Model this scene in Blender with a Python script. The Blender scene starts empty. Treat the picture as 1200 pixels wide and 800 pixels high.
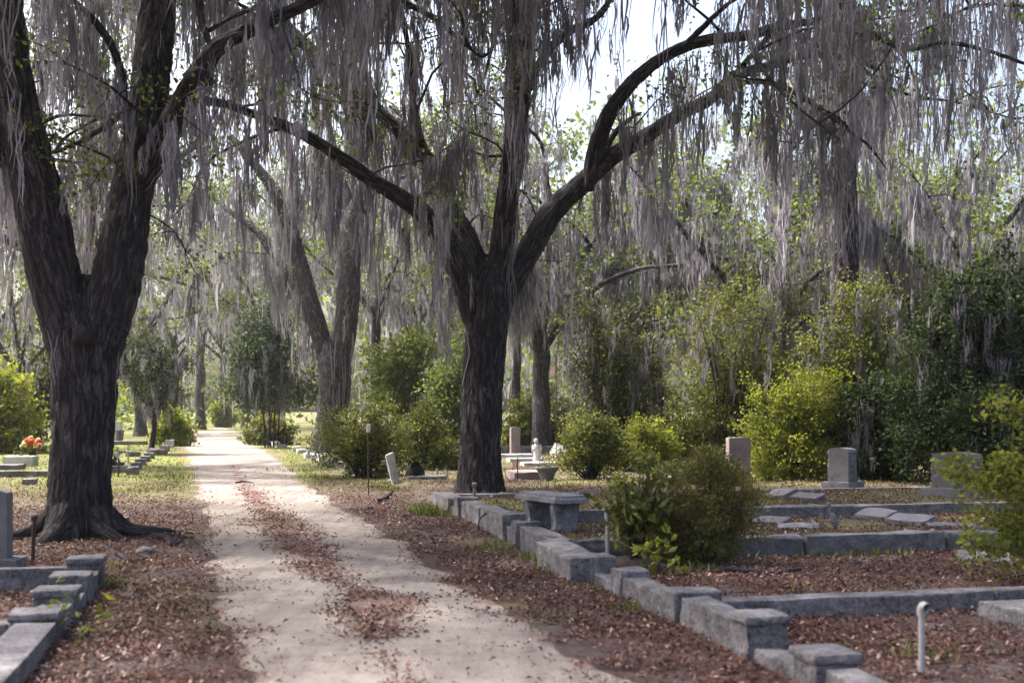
import bpy, bmesh, math, random
import numpy as np
from mathutils import Vector, Matrix

# ------------------------------------------------------------------ camera, sky, sun, exposure
scene = bpy.context.scene
COL = scene.collection
F, HOR, CAMZ = 1400.0, 482.0, 1.5            # focal length in photo pixels, horizon row, eye height

cam_d = bpy.data.cameras.new("camera")
cam = bpy.data.objects.new("camera", cam_d)
COL.objects.link(cam)
cam.location = (0, 0, CAMZ)
cam.rotation_euler = (math.radians(90), 0, 0)
cam_d.sensor_width = 36
cam_d.lens = 36 * F / 1200
cam_d.shift_y = (HOR - 400) / 1200
cam_d.clip_end = 3000
cam_d.dof.use_dof = True
cam_d.dof.focus_distance = 22
cam_d.dof.aperture_fstop = 2.0
scene.camera = cam

SUN_EL, SUN_AZ = math.radians(55), math.radians(-68)     # azimuth clockwise from +Y: behind the scene, to the left
w = bpy.data.worlds.new("World"); scene.world = w; w.use_nodes = True
wn = w.node_tree
sky = wn.nodes.new("ShaderNodeTexSky"); sky.sky_type = 'NISHITA'; sky.sun_disc = False
sky.sun_elevation = SUN_EL; sky.sun_rotation = SUN_AZ
sky.air_density = 0.9; sky.dust_density = 8.0; sky.ozone_density = 1.0
bg = wn.nodes["Background"]; bg.inputs[1].default_value = 0.15
wn.links.new(sky.outputs[0], bg.inputs[0])
sun_d = bpy.data.lights.new("sun", 'SUN'); sun_d.energy = 3.8; sun_d.angle = math.radians(2.0)
sun_d.color = (1.0, 0.96, 0.91)
sun = bpy.data.objects.new("sun", sun_d); COL.objects.link(sun)
S = Vector((math.sin(SUN_AZ) * math.cos(SUN_EL), math.cos(SUN_AZ) * math.cos(SUN_EL), math.sin(SUN_EL)))
sun.rotation_euler = S.to_track_quat('Z', 'Y').to_euler()
sun.location = (0, 0, 40)
scene.view_settings.view_transform = 'Standard'
scene.view_settings.look = 'None'
scene.view_settings.gamma = 1
scene.view_settings.exposure = 1.6
scene.cycles.max_bounces = 8
scene.cycles.diffuse_bounces = 4
scene.cycles.transmission_bounces = 4
scene.cycles.caustics_reflective = False
scene.cycles.caustics_refractive = False

# ------------------------------------------------------------------ helpers
def rs(seed): return np.random.default_rng(seed)
def P(px, py, d):
    return np.array(((px - 600) / F * d, d, CAMZ - (py - HOR) / F * d))
def G(px, py, e=0.0):
    d = (CAMZ - e) * F / (py - HOR)
    return np.array(((px - 600) / F * d, d, e))

def hash3(i, j, k, s):
    n = (i * 374761393 + j * 668265263 + k * 1274126177 + s * 974711) & 0xffffffff
    n = ((n ^ (n >> 13)) * 1274126177) & 0xffffffff
    n = n ^ (n >> 16)
    return (n & 0xffff) / 65535.0
def vnoise(p, s=0):
    """value noise 0..1 at points p (N,3)"""
    p = np.asarray(p, float)
    i = np.floor(p).astype(np.int64); f = p - i
    f = f * f * (3 - 2 * f)
    x, y, z = i[:, 0], i[:, 1], i[:, 2]
    r = 0
    for a in (0, 1):
        for b in (0, 1):
            for c in (0, 1):
                wgt = (f[:, 0] if a else 1 - f[:, 0]) * (f[:, 1] if b else 1 - f[:, 1]) * (f[:, 2] if c else 1 - f[:, 2])
                r = r + wgt * hash3(x + a, y + b, z + c, s)
    return r
def n2(x, y, sc, s=0):
    x = np.atleast_1d(np.asarray(x, float)); y = np.atleast_1d(np.asarray(y, float))
    x, y = np.broadcast_arrays(x, y)
    sh = x.shape
    p = np.stack([x.ravel() * sc, y.ravel() * sc, np.full(x.size, 0.37)], 1)
    return vnoise(p, s).reshape(sh)
def sstep(a, b, x):
    t = np.clip((x - a) / (b - a), 0, 1)
    return t * t * (3 - 2 * t)

def raw_mesh(name, V, Fc, mat, parent=None, tint=None, vec=None, smooth=False, kind=None):
    """V (n,3); Fc (m,3) or (m,4) int"""
    me = bpy.data.meshes.new(name)
    V = np.asarray(V, np.float32); Fc = np.asarray(Fc, np.int32)
    m, k = Fc.shape
    me.vertices.add(len(V)); me.vertices.foreach_set("co", V.ravel())
    me.loops.add(m * k); me.loops.foreach_set("vertex_index", Fc.ravel())
    me.polygons.add(m)
    me.polygons.foreach_set("loop_start", np.arange(0, m * k, k, dtype=np.int32))
    me.polygons.foreach_set("loop_total", np.full(m, k, np.int32))
    if smooth: me.polygons.foreach_set("use_smooth", np.ones(m, bool))
    me.update(calc_edges=True)
    if tint is not None:
        a = me.attributes.new("tint", 'FLOAT', 'POINT'); a.data.foreach_set("value", np.asarray(tint, np.float32))
    if vec is not None:
        a = me.attributes.new("bark", 'FLOAT_VECTOR', 'POINT'); a.data.foreach_set("vector", np.asarray(vec, np.float32).ravel())
    if mat is not None: me.materials.append(mat)
    o = bpy.data.objects.new(name, me); COL.objects.link(o)
    if parent is not None: o.parent = parent; o.matrix_parent_inverse = parent_inv(parent)
    if kind: o["kind"] = kind
    return o
def parent_inv(p):
    return Matrix.Translation(p.location).inverted() if p.parent is None else p.matrix_parent_inverse.copy()
def thing(name, label, cat, loc=(0, 0, 0), group=None):
    o = bpy.data.objects.new(name, None); COL.objects.link(o)
    o.location = tuple(float(c) for c in loc); o.empty_display_size = .1
    o["label"] = label; o["category"] = cat
    if group: o["group"] = group
    return o
def tag(o, label, cat, group=None):
    o["label"] = label; o["category"] = cat
    if group: o["group"] = group
    return o
def bm_obj(name, bm, mat, parent=None, smooth=False):
    me = bpy.data.meshes.new(name)
    bmesh.ops.recalc_face_normals(bm, faces=bm.faces)
    bm.to_mesh(me); bm.free()
    if smooth:
        for p in me.polygons: p.use_smooth = True
    me.materials.append(mat)
    o = bpy.data.objects.new(name, me); COL.objects.link(o)
    if parent is not None: o.parent = parent; o.matrix_parent_inverse = parent_inv(parent)
    return o

RB = rs(77)
def block(name, c, size, rotz, mat, parent=None, bev=.012, tilt=(0, 0), rough=.004, cuts=2, taper=1.0):
    """weathered stone block: base centre c, size (along, across, high)"""
    bm = bmesh.new()
    bmesh.ops.create_cube(bm, size=1)
    L, W, H = size
    for v in bm.verts:
        k = taper if v.co.z > 0 else 1
        v.co = Vector((v.co.x * L * k, v.co.y * W * k, (v.co.z + .5) * H))
    bmesh.ops.bevel(bm, geom=list(bm.edges), offset=min(bev, .45 * min(size)), segments=2, affect='EDGES', profile=.6)
    if cuts:
        es = [e for e in bm.edges if e.calc_length() > .25 * max(size)]
        bmesh.ops.subdivide_edges(bm, edges=es, cuts=cuts + 2, use_grid_fill=True)
    kv = np.array([v.co[:] for v in bm.verts]); sd = int(RB.integers(1000))
    lowf = np.stack([vnoise(kv * 7 + 3.3 * a + sd, sd + a) - .5 for a in range(3)], 1) * rough * 5
    chip = (vnoise(kv * 16 + sd, sd + 9) > .8) * rough * 2.2
    for v, lf, ch in zip(bm.verts, lowf, chip):
        cdir = Vector((-v.co.x / L, -v.co.y / W, -(v.co.z - H / 2) / H))
        v.co += Vector([float(a) for a in lf]) + cdir * float(ch) + Vector(RB.normal(0, rough * .4, 3))
    M = Matrix.Translation(Vector([float(x) for x in c])) @ Matrix.Rotation(rotz, 4, 'Z') @ Matrix.Rotation(tilt[0], 4, 'X') @ Matrix.Rotation(tilt[1], 4, 'Y')
    bm.transform(M)
    return bm_obj(name, bm, mat, parent)

def tube_arrays(pts, rad, nseg=12, res=None, rough=None, seed=0, cap=True, flare=None):
    """tube along pts with radii; res = spacing along; rough = bark relief depth as fraction of radius"""
    pts = np.asarray(pts, float); rad = np.asarray(rad, float)
    seg = np.linalg.norm(np.diff(pts, axis=0), axis=1); s = np.concatenate([[0], np.cumsum(seg)])
    n = max(len(pts), int(s[-1] / (res or s[-1] / len(pts))) + 1)
    # smooth resample (Catmull-Rom through chord parameter)
    t = np.linspace(0, s[-1], n)
    Q = np.empty((n, 3))
    mt = np.gradient(pts, s, axis=0)
    idx = np.clip(np.searchsorted(s, t, 'right') - 1, 0, len(s) - 2)
    h = (s[idx + 1] - s[idx])[:, None]; u = ((t - s[idx]) / h[:, 0])[:, None]
    p0, p1, m0, m1 = pts[idx], pts[idx + 1], mt[idx], mt[idx + 1]
    Q = (2 * u**3 - 3 * u**2 + 1) * p0 + (u**3 - 2 * u**2 + u) * h * m0 + (-2 * u**3 + 3 * u**2) * p1 + (u**3 - u**2) * h * m1
    R = np.interp(t, s, rad)
    T = np.gradient(Q, axis=0); T /= np.linalg.norm(T, axis=1)[:, None] + 1e-9
    ref = np.array([0., 1., 0.]) if abs(T[:, 1]).max() < .9 else np.array([1., 0., .3])
    A = np.cross(T, ref); A /= np.linalg.norm(A, axis=1)[:, None] + 1e-9
    B = np.cross(T, A)
    th = np.linspace(0, 2 * np.pi, nseg, endpoint=False)
    c, sn = np.cos(th), np.sin(th)
    Rg = np.repeat(R[:, None], nseg, 1)
    vec = np.stack([(R[:, None] * c[None]).ravel(), (R[:, None] * sn[None]).ravel(), np.repeat(t, nseg)], 1)
    if flare is not None:                       # buttressed foot
        fh, fa, k, ph = flare
        g = np.exp(-(t / fh) ** 1.3)[:, None]
        Rg = Rg * (1 + fa * g * (.55 + .45 * np.cos(k * th + ph)[None] + .3 * np.cos((k + 2) * th + 1.7 * ph)[None]))
    if rough:
        lump = vnoise(vec * np.array([2.2, 2.2, 1.1]) + seed, seed) - .5
        q = vec.copy()
        q[:, :2] += (vnoise(vec * 6.0, seed + 3)[:, None] - .5) * .06
        r1 = 1 - np.abs(2 * vnoise(q * np.array([17, 17, 4.2]) + 11, seed + 1) - 1)
        r2 = 1 - np.abs(2 * vnoise(q * np.array([34, 34, 11]) + 31, seed + 2) - 1)
        dsp = lump * .22 * vec_r(Rg) - rough * (np.clip(r1, .45, 1) - .45) - rough * .5 * (np.clip(r2, .5, 1) - .5)
        Rg = Rg + dsp.reshape(Rg.shape)
    V = (Q[:, None, :] + Rg[..., None] * (A[:, None, :] * c[None, :, None] + B[:, None, :] * sn[None, :, None])).reshape(-1, 3)
    i = np.arange(n - 1)[:, None] * nseg; j = np.arange(nseg)[None]
    jn = (j + 1) % nseg
    Fq = np.stack([i + j, i + jn, i + nseg + jn, i + nseg + j], -1).reshape(-1, 4)
    return V, Fq, vec
def vec_r(Rg): return np.minimum(Rg.ravel(), .35)
def tube_obj(name, pts, rad, mat, parent=None, nseg=12, res=None, rough=None, seed=0, flare=None, kind=None):
    V, Fq, vec = tube_arrays(pts, rad, nseg, res, rough, seed, flare=flare)
    return raw_mesh(name, V, Fq, mat, parent, vec=vec, smooth=True, kind=kind)
def join_tubes(name, tubes, mat, parent, nseg=5, kind="stuff"):
    Vs, Fs, Cs, off = [], [], [], 0
    for pts, rad in tubes:
        V, Fq, vec = tube_arrays(pts, rad, nseg)
        Vs.append(V); Fs.append(Fq + off); Cs.append(vec); off += len(V)
    if not Vs: return None
    return raw_mesh(name, np.concatenate(Vs), np.concatenate(Fs), mat, parent, vec=np.concatenate(Cs), smooth=True, kind=kind)

# leaves: two triangles each, folded along the midrib
def unit(v): return v / (np.linalg.norm(v, axis=1)[:, None] + 1e-9)
def leaf_arrays(pos, size, rng, width=.32, zb=0.0, fold=.12, axis=None, droop=None):
    n = len(pos)
    a = rng.normal(0, 1, (n, 3)) if axis is None else axis + rng.normal(0, .45, (n, 3))
    a[:, 2] += zb; a = unit(a)
    b = unit(np.cross(a, rng.normal(0, 1, (n, 3)) + np.array([0, 0, 1.2])))
    nn = np.cross(a, b)
    s = size[:, None]
    m = pos + a * s * .45
    V = np.stack([pos, m + b * s * width + nn * s * fold, pos + a * s, m - b * s * width + nn * s * fold], 1)
    o = np.arange(n)[:, None] * 4
    T = np.stack([o + [0, 1, 2], o + [0, 2, 3]], 1).reshape(-1, 3)
    return V.reshape(-1, 3), T
def foliage(name, centres, per, sigma, size, mat, parent, seed, width=.32, zb=0.0, flat=.8, jit=.35, ctint=None):
    """leaf sprays round each centre"""
    r = rs(seed); centres = np.asarray(centres, float); n = len(centres)
    if n == 0: return None
    ids = np.repeat(np.arange(n), per)
    off = r.normal(0, 1, (len(ids), 3)) * sigma; off[:, 2] *= flat
    pos = centres[ids] + off
    sz = size * r.uniform(.6, 1.3, len(ids))
    V, T = leaf_arrays(pos, sz, r, width, zb)
    ct = r.uniform(0, 1, n) if ctint is None else ctint
    tint = np.clip(ct[ids] * (1 - jit) + r.uniform(0, 1, len(ids)) * jit, 0, 1)
    return raw_mesh(name, V, T, mat, parent, tint=np.repeat(tint, 4), kind="stuff")

# Spanish moss: clumps of thin tapering hanging strands
def moss_mesh(name, clumps, mat, parent, seed, per=20, wid=.013, wisps=.36):
    """clumps (n,5): x, y, z, length, spread"""
    r = rs(seed); C = np.asarray(clumps, float)
    if len(C) == 0: return None
    px_, pt_ = 600 + F * C[:, 0] / np.maximum(C[:, 1], 1), HOR - F * (C[:, 2] - C[:, 3] - CAMZ) / np.maximum(C[:, 1], 1)
    C = C[(px_ > -90) & (px_ < 1290) & (pt_ > -40)]; n = len(C)   # what hangs far outside the view is left out
    if n == 0: return None
    ctint = r.uniform(0, 1, n)
    ids = np.repeat(np.arange(n), per); N = len(ids)
    L, W = C[ids, 3], C[ids, 4]
    st = r.uniform(0, 1, N) ** 1.4 * .7
    wisp = r.uniform(0, 1, N) < wisps
    axis_ang = r.uniform(0, 6.28, n)[ids]
    spread = W * (.9 - .8 * st)
    g = r.normal(0, 1, (N, 2)) * spread[:, None] * .5
    # a slow wander of the whole festoon
    wob = .05 * L[:, None] * np.stack([np.sin(axis_ang + st * 5), np.cos(axis_ang * 1.7 + st * 4)], 1) * .6
    p0 = C[ids, :3].copy(); p0[:, :2] += g + wob; p0[:, 2] -= st * L
    ln = L * (1 - st) * r.uniform(.25, .95, N)
    ln = np.where(wisp, np.minimum(ln, r.uniform(.1, .3, N)), ln)
    dr = r.normal(0, .05, (N, 2)) * ln[:, None] - g * .55
    dr = np.where(wisp[:, None], r.normal(0, .3, (N, 2)) * ln[:, None], dr)
    amp = r.uniform(.01, .06, N) * np.minimum(1, ln * 1.5); ph = r.uniform(0, 6.28, (N, 2)); fq = r.uniform(3, 8, N)
    ba = r.uniform(0, np.pi, N)
    bx = np.stack([np.cos(ba), np.sin(ba), np.zeros(N)], 1)
    coreS = (r.uniform(0, 1, N) < .34) & ~wisp
    w0 = wid * np.where(coreS, 1.15, .6) * r.uniform(.5, 1.4, N)
    tint = np.clip(ctint[ids] * .55 + r.uniform(0, 1, N) * .45, 0, 1)
    def centre(m, t):
        c = p0[m].copy()
        c[:, :2] += dr[m] * t ** 1.2 + amp[m][:, None] * np.sin(ph[m] + fq[m][:, None] * t)
        c[:, 2] -= ln[m] * t
        return c
    Vs, Ts, tn, off = [], [], [], 0
    for m, ts, wf in ((~wisp, (0, .38, .72, 1), (.7, 1.25, .8, 0)), (wisp, (0, .5, 1), (.6, .9, 0))):
        k = int(m.sum())
        if not k: continue
        b, ww = bx[m], w0[m][:, None]
        cols = []
        for t, f in zip(ts, wf):
            c = centre(m, t)
            cols += [c - b * ww * f, c + b * ww * f] if f else [c]
        nv = len(cols)
        Vs.append(np.stack(cols, 1).reshape(-1, 3))
        tri = []
        for q in range(len(ts) - 2): a = 2 * q; tri += [[a, a + 1, a + 3], [a, a + 3, a + 2]]
        a = 2 * (len(ts) - 2); tri.append([a, a + 1, a + 2])
        Ts.append((np.arange(k)[:, None, None] * nv + np.array(tri)[None]).reshape(-1, 3) + off); off += k * nv
        tn.append(np.repeat(tint[m], nv))
    return raw_mesh(name, np.concatenate(Vs), np.concatenate(Ts), mat, parent, tint=np.concatenate(tn), kind="stuff")

# ------------------------------------------------------------------ materials
def new_mat(name):
    m = bpy.data.materials.new(name); m.use_nodes = True
    nt = m.node_tree; nt.nodes.clear()
    out = nt.nodes.new("ShaderNodeOutputMaterial")
    return m, nt, out
def nd(nt, t, **kw):
    n = nt.nodes.new(t)
    for k, v in kw.items(): setattr(n, k, v)
    return n
def ramp(nt, stops, fac=None):
    r = nt.nodes.new("ShaderNodeValToRGB"); e = r.color_ramp.elements
    while len(e) < len(stops): e.new(.5)
    for x, (p, c) in zip(e, stops): x.position = p; x.color = (*c, 1)
    if fac is not None: nt.links.new(fac, r.inputs[0])
    return r
def noise(nt, scale, vec=None, detail=4, rough=.55):
    n = nt.nodes.new("ShaderNodeTexNoise"); n.inputs["Scale"].default_value = scale
    n.inputs["Detail"].default_value = detail; n.inputs["Roughness"].default_value = rough
    if vec is not None: nt.links.new(vec, n.inputs["Vector"])
    return n
def mixc(nt, fac, a, b, mode='MIX'):
    m = nt.nodes.new("ShaderNodeMix"); m.data_type = 'RGBA'; m.blend_type = mode
    for s, v in ((m.inputs[0], fac), (m.inputs[6], a), (m.inputs[7], b)):
        if hasattr(v, "is_output") or isinstance(v, bpy.types.NodeSocket): nt.links.new(v, s)
        elif isinstance(v, (int, float)): s.default_value = v
        else: s.default_value = (*v, 1)
    return m.outputs[2]
def math_n(nt, op, a, b=None):
    m = nt.nodes.new("ShaderNodeMath"); m.operation = op
    for s, v in zip(m.inputs, (a, b)):
        if v is None: continue
        if isinstance(v, (int, float)): s.default_value = v
        else: nt.links.new(v, s)
    return m.outputs[0]
def princ(nt, out, col, rough=.85, spec=.25, normal=None):
    p = nt.nodes.new("ShaderNodeBsdfPrincipled")
    if isinstance(col, bpy.types.NodeSocket): nt.links.new(col, p.inputs["Base Color"])
    else: p.inputs["Base Color"].default_value = (*col, 1)
    if isinstance(rough, bpy.types.NodeSocket): nt.links.new(rough, p.inputs["Roughness"])
    else: p.inputs["Roughness"].default_value = rough
    p.inputs["Specular IOR Level"].default_value = spec
    if normal is not None: nt.links.new(normal, p.inputs["Normal"])
    if out is not None: nt.links.new(p.outputs[0], out.inputs[0])
    return p
def bump(nt, h, strength, dist):
    b = nt.nodes.new("ShaderNodeBump"); b.inputs["Strength"].default_value = strength; b.inputs["Distance"].default_value = dist
    nt.links.new(h, b.inputs["Height"]); return b.outputs[0]

def leaf_mat(name, stops, trans=.35, rough=.55, spec=.25, glow=(1.25, 1.25, .6)):
    m, nt, out = new_mat(name)
    a = nd(nt, "ShaderNodeAttribute", attribute_name="tint")
    c = ramp(nt, stops, a.outputs["Fac"])
    p = princ(nt, None, c.outputs[0], rough, spec)
    t = nd(nt, "ShaderNodeBsdfTranslucent")
    tc = mixc(nt, 1.0, c.outputs[0], glow, 'MULTIPLY')
    nt.links.new(tc, t.inputs[0])
    mx = nd(nt, "ShaderNodeMixShader"); mx.inputs[0].default_value = trans
    nt.links.new(p.outputs[0], mx.inputs[1]); nt.links.new(t.outputs[0], mx.inputs[2]); nt.links.new(mx.outputs[0], out.inputs[0])
    return m
def bark_mat(name, dark, mid, lite, sx=16, sz=4.0, lichen=.3, bstr=1.0):
    m, nt, out = new_mat(name)
    at = nd(nt, "ShaderNodeAttribute", attribute_name="bark")
    mp = nd(nt, "ShaderNodeMapping"); mp.inputs["Scale"].default_value = (sx, sx, sz)
    nt.links.new(at.outputs["Vector"], mp.inputs[0])
    wn_ = noise(nt, 1.2, mp.outputs[0], 3)
    wv = nd(nt, "ShaderNodeVectorMath", operation='SCALE'); wv.inputs[3].default_value = 1.6
    nt.links.new(wn_.outputs["Color"], wv.inputs[0])
    ad = nd(nt, "ShaderNodeVectorMath", operation='ADD')
    nt.links.new(mp.outputs[0], ad.inputs[0]); nt.links.new(wv.outputs[0], ad.inputs[1])
    vo = nd(nt, "ShaderNodeTexVoronoi", feature='DISTANCE_TO_EDGE'); vo.inputs["Scale"].default_value = 1.6
    nt.links.new(ad.outputs[0], vo.inputs["Vector"])
    fine = noise(nt, 3.5, mp.outputs[0], 6, .65)
    rg = noise(nt, .62, mp.outputs[0], 3, .5); rg.inputs["Distortion"].default_value = .7
    fur = math_n(nt, 'MULTIPLY', math_n(nt, 'ABSOLUTE', math_n(nt, 'SUBTRACT', rg.outputs["Fac"], .5)), 7.0)   # long furrows between ridges
    fur = math_n(nt, 'MINIMUM', fur, 1.0)
    crk = math_n(nt, 'MULTIPLY', math_n(nt, 'MINIMUM', vo.outputs["Distance"], .2), 5.0)
    h = math_n(nt, 'MULTIPLY', fur, math_n(nt, 'ADD', math_n(nt, 'MULTIPLY', crk, .45), .55))
    hh = math_n(nt, 'ADD', h, math_n(nt, 'MULTIPLY', fine.outputs["Fac"], .7))
    c1 = ramp(nt, [(.25, dark), (.75, mid), (1.0, lite)], math_n(nt, 'MULTIPLY', hh, .72))
    big = noise(nt, 1.7, at.outputs["Vector"], 5, .6)
    lr = ramp(nt, [(.52, (0, 0, 0)), (.72, (1, 1, 1))], big.outputs["Fac"])
    lf = math_n(nt, 'MULTIPLY', math_n(nt, 'MULTIPLY', lr.outputs[0], lichen), h)
    c2 = mixc(nt, lf, c1.outputs[0], (.30, .30, .29))
    princ(nt, out, c2, .9, .15, bump(nt, hh, bstr, .03))
    return m
def stone_mat(name, base, dark, lite, scale=3.0, speck=60, bstr=.35, moss=None, rough=.85):
    m, nt, out = new_mat(name)
    tc = nd(nt, "ShaderNodeTexCoord")
    geo = nd(nt, "ShaderNodeNewGeometry")
    a = noise(nt, scale, geo.outputs["Position"], 7, .65)
    b = noise(nt, speck, geo.outputs["Position"], 3, .6)
    d = noise(nt, scale * 5, geo.outputs["Position"], 6, .7)
    c = ramp(nt, [(.3, dark), (.5, base), (.72, lite)], a.outputs["Fac"])
    c2 = mixc(nt, .35, c.outputs[0], ramp(nt, [(.35, dark), (.65, lite)], b.outputs["Fac"]).outputs[0])
    c3 = mixc(nt, ramp(nt, [(.55, (0, 0, 0)), (.68, (.75, .75, .75))], d.outputs["Fac"]).outputs[0], c2, dark)
    if moss is not None:
        e = noise(nt, scale * 1.7, geo.outputs["Position"], 5, .6)
        c3 = mixc(nt, ramp(nt, [(.55, (0, 0, 0)), (.75, (.6, .6, .6))], e.outputs["Fac"]).outputs[0], c3, moss)
    h = math_n(nt, 'ADD', math_n(nt, 'MULTIPLY', b.outputs["Fac"], .3), d.outputs["Fac"])
    princ(nt, out, c3, rough, .3, bump(nt, h, bstr, .02))
    return m
def plain_mat(name, col, rough=.6, var=.25, scale=12, metal=0):
    m, nt, out = new_mat(name)
    geo = nd(nt, "ShaderNodeNewGeometry")
    a = noise(nt, scale, geo.outputs["Position"], 5, .6)
    c = mixc(nt, math_n(nt, 'MULTIPLY', a.outputs["Fac"], var * 2), col, tuple(x * .45 for x in col))
    p = princ(nt, out, c, rough, .35); p.inputs["Metallic"].default_value = metal
    return m

M = {}
M['oak'] = bark_mat('oak_bark', (.012, .0105, .0115), (.070, .061, .066), (.125, .112, .12), 22, 4.0, .3, 1.0)
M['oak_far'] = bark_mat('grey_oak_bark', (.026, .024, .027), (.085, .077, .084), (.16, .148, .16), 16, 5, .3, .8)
M['pine'] = bark_mat('pine_bark', (.018, .015, .017), (.075, .065, .07), (.16, .14, .15), 7, 3.2, .25, 1.0)
M['twig'] = bark_mat('twig_bark', (.02, .018, .02), (.05, .043, .045), (.10, .09, .095), 20, 6, .1, .4)
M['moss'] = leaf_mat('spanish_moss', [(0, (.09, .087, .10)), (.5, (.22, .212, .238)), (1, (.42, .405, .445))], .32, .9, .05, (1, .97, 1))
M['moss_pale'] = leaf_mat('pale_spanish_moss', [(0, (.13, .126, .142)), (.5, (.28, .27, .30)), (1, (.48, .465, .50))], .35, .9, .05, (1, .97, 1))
M['oakleaf'] = leaf_mat('oak_leaves', [(0, (.030, .046, .014)), (.55, (.075, .10, .026)), (1, (.18, .20, .055))], .45)
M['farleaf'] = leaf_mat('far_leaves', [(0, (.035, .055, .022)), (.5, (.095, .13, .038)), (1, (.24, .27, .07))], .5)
M['bright'] = leaf_mat('bright_shrub_leaves', [(0, (.06, .08, .016)), (.5, (.16, .185, .03)), (1, (.34, .35, .06))], .5)
M['azalea'] = leaf_mat('azalea_leaves', [(0, (.035, .047, .018)), (.5, (.10, .118, .034)), (1, (.26, .265, .065))], .45)
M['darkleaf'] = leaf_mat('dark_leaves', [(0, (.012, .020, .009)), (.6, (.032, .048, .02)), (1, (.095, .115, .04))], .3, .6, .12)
M['olive'] = leaf_mat('olive_leaves', [(0, (.025, .030, .014)), (.6, (.07, .08, .032)), (1, (.18, .18, .06))], .4)
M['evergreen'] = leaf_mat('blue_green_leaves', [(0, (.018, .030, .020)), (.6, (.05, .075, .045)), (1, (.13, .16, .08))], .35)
M['feather'] = leaf_mat('feathery_leaves', [(0, (.055, .042, .022)), (.5, (.14, .135, .045)), (1, (.29, .27, .09))], .45)
M['redtip'] = leaf_mat('dry_leaves', [(0, (.035, .016, .014)), (.4, (.12, .052, .041)), (.75, (.22, .115, .09)), (1, (.46, .33, .28))], .1, .6, .3)
M['grass'] = leaf_mat('grass_blades', [(0, (.05, .07, .018)), (.5, (.12, .15, .035)), (1, (.26, .27, .08))], .35)
M['kerb'] = stone_mat('weathered_concrete', (.130, .123, .136), (.016, .0155, .017), (.34, .325, .345), 5.0, 45, 1.0, (.07, .072, .052))
M['kerb_white'] = stone_mat('pale_kerb_stone', (.50, .48, .48), (.2, .19, .19), (.68, .66, .66), 3, 50, .4)
M['granite'] = stone_mat('grey_granite', (.155, .148, .16), (.075, .072, .078), (.24, .23, .245), 1.5, 160, .15)
M['granite_rough'] = stone_mat('rock_faced_granite', (.13, .128, .145), (.04, .04, .048), (.27, .265, .29), 9, 60, .9)
M['pinkstone'] = stone_mat('pink_granite', (.26, .20, .20), (.13, .10, .10), (.36, .29, .28), 2, 120, .2)
M['marble'] = stone_mat('white_marble', (.48, .465, .465), (.2, .19, .19), (.64, .63, .62), 4, 40, .25)
M['bench'] = stone_mat('bench_concrete', (.19, .19, .21), (.06, .06, .068), (.33, .325, .35), 5, 80, .5)
M['carving'] = plain_mat('worn_carving', (.06, .048, .05), .9)
M['pvc'] = plain_mat('white_pvc', (.46, .45, .46), .5, .45)
M['rust'] = plain_mat('rusty_iron', (.085, .05, .04), .85, .5, 30)
M['black'] = plain_mat('black_plastic', (.012, .012, .014), .5)
M['paper'] = plain_mat('white_paper', (.72, .70, .68), .7, .2, 40)
M['red'] = plain_mat('red_petals', (.55, .03, .03), .6)
M['yellow'] = plain_mat('yellow_petals', (.75, .65, .10), .6)
M['white'] = plain_mat('white_petals', (.75, .75, .72), .6)
M['pink'] = plain_mat('pink_petals', (.6, .3, .3), .6)
M['stem'] = plain_mat('green_stems', (.03, .06, .02), .6)
M['terracotta'] = stone_mat('old_planter_concrete', (.14, .13, .135), (.05, .05, .05), (.25, .24, .25), 8, 60, .4)

def ground_mat():
    m, nt, out = new_mat('leaf_strewn_soil')
    geo = nd(nt, "ShaderNodeNewGeometry"); pos = geo.outputs["Position"]
    at = nd(nt, "ShaderNodeAttribute", attribute_name="tint")
    f = noise(nt, 22, pos, 8, .85)
    lit = ramp(nt, [(.3, (.028, .017, .016)), (.5, (.075, .045, .04)), (.62, (.12, .078, .07)), (.75, (.22, .165, .15))], f.outputs["Fac"])
    s = noise(nt, 11, pos, 6, .7)
    soil = ramp(nt, [(.3, (.06, .05, .05)), (.7, (.17, .15, .148))], s.outputs["Fac"])
    b = noise(nt, .9, pos, 5, .65)
    c = mixc(nt, ramp(nt, [(.42, (0, 0, 0)), (.62, (.8, .8, .8))], b.outputs["Fac"]).outputs[0], lit.outputs[0], soil.outputs[0])
    g = noise(nt, 20, pos, 5, .7)
    gr = ramp(nt, [(.3, (.07, .085, .025)), (.55, (.19, .20, .065)), (.75, (.34, .32, .13))], g.outputs["Fac"])
    c = mixc(nt, at.outputs["Fac"], c, gr.outputs[0])
    h = math_n(nt, 'ADD', f.outputs["Fac"], math_n(nt, 'MULTIPLY', s.outputs["Fac"], .5))
    princ(nt, out, c, .92, .1, bump(nt, h, .6, .03))
    return m
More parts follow.
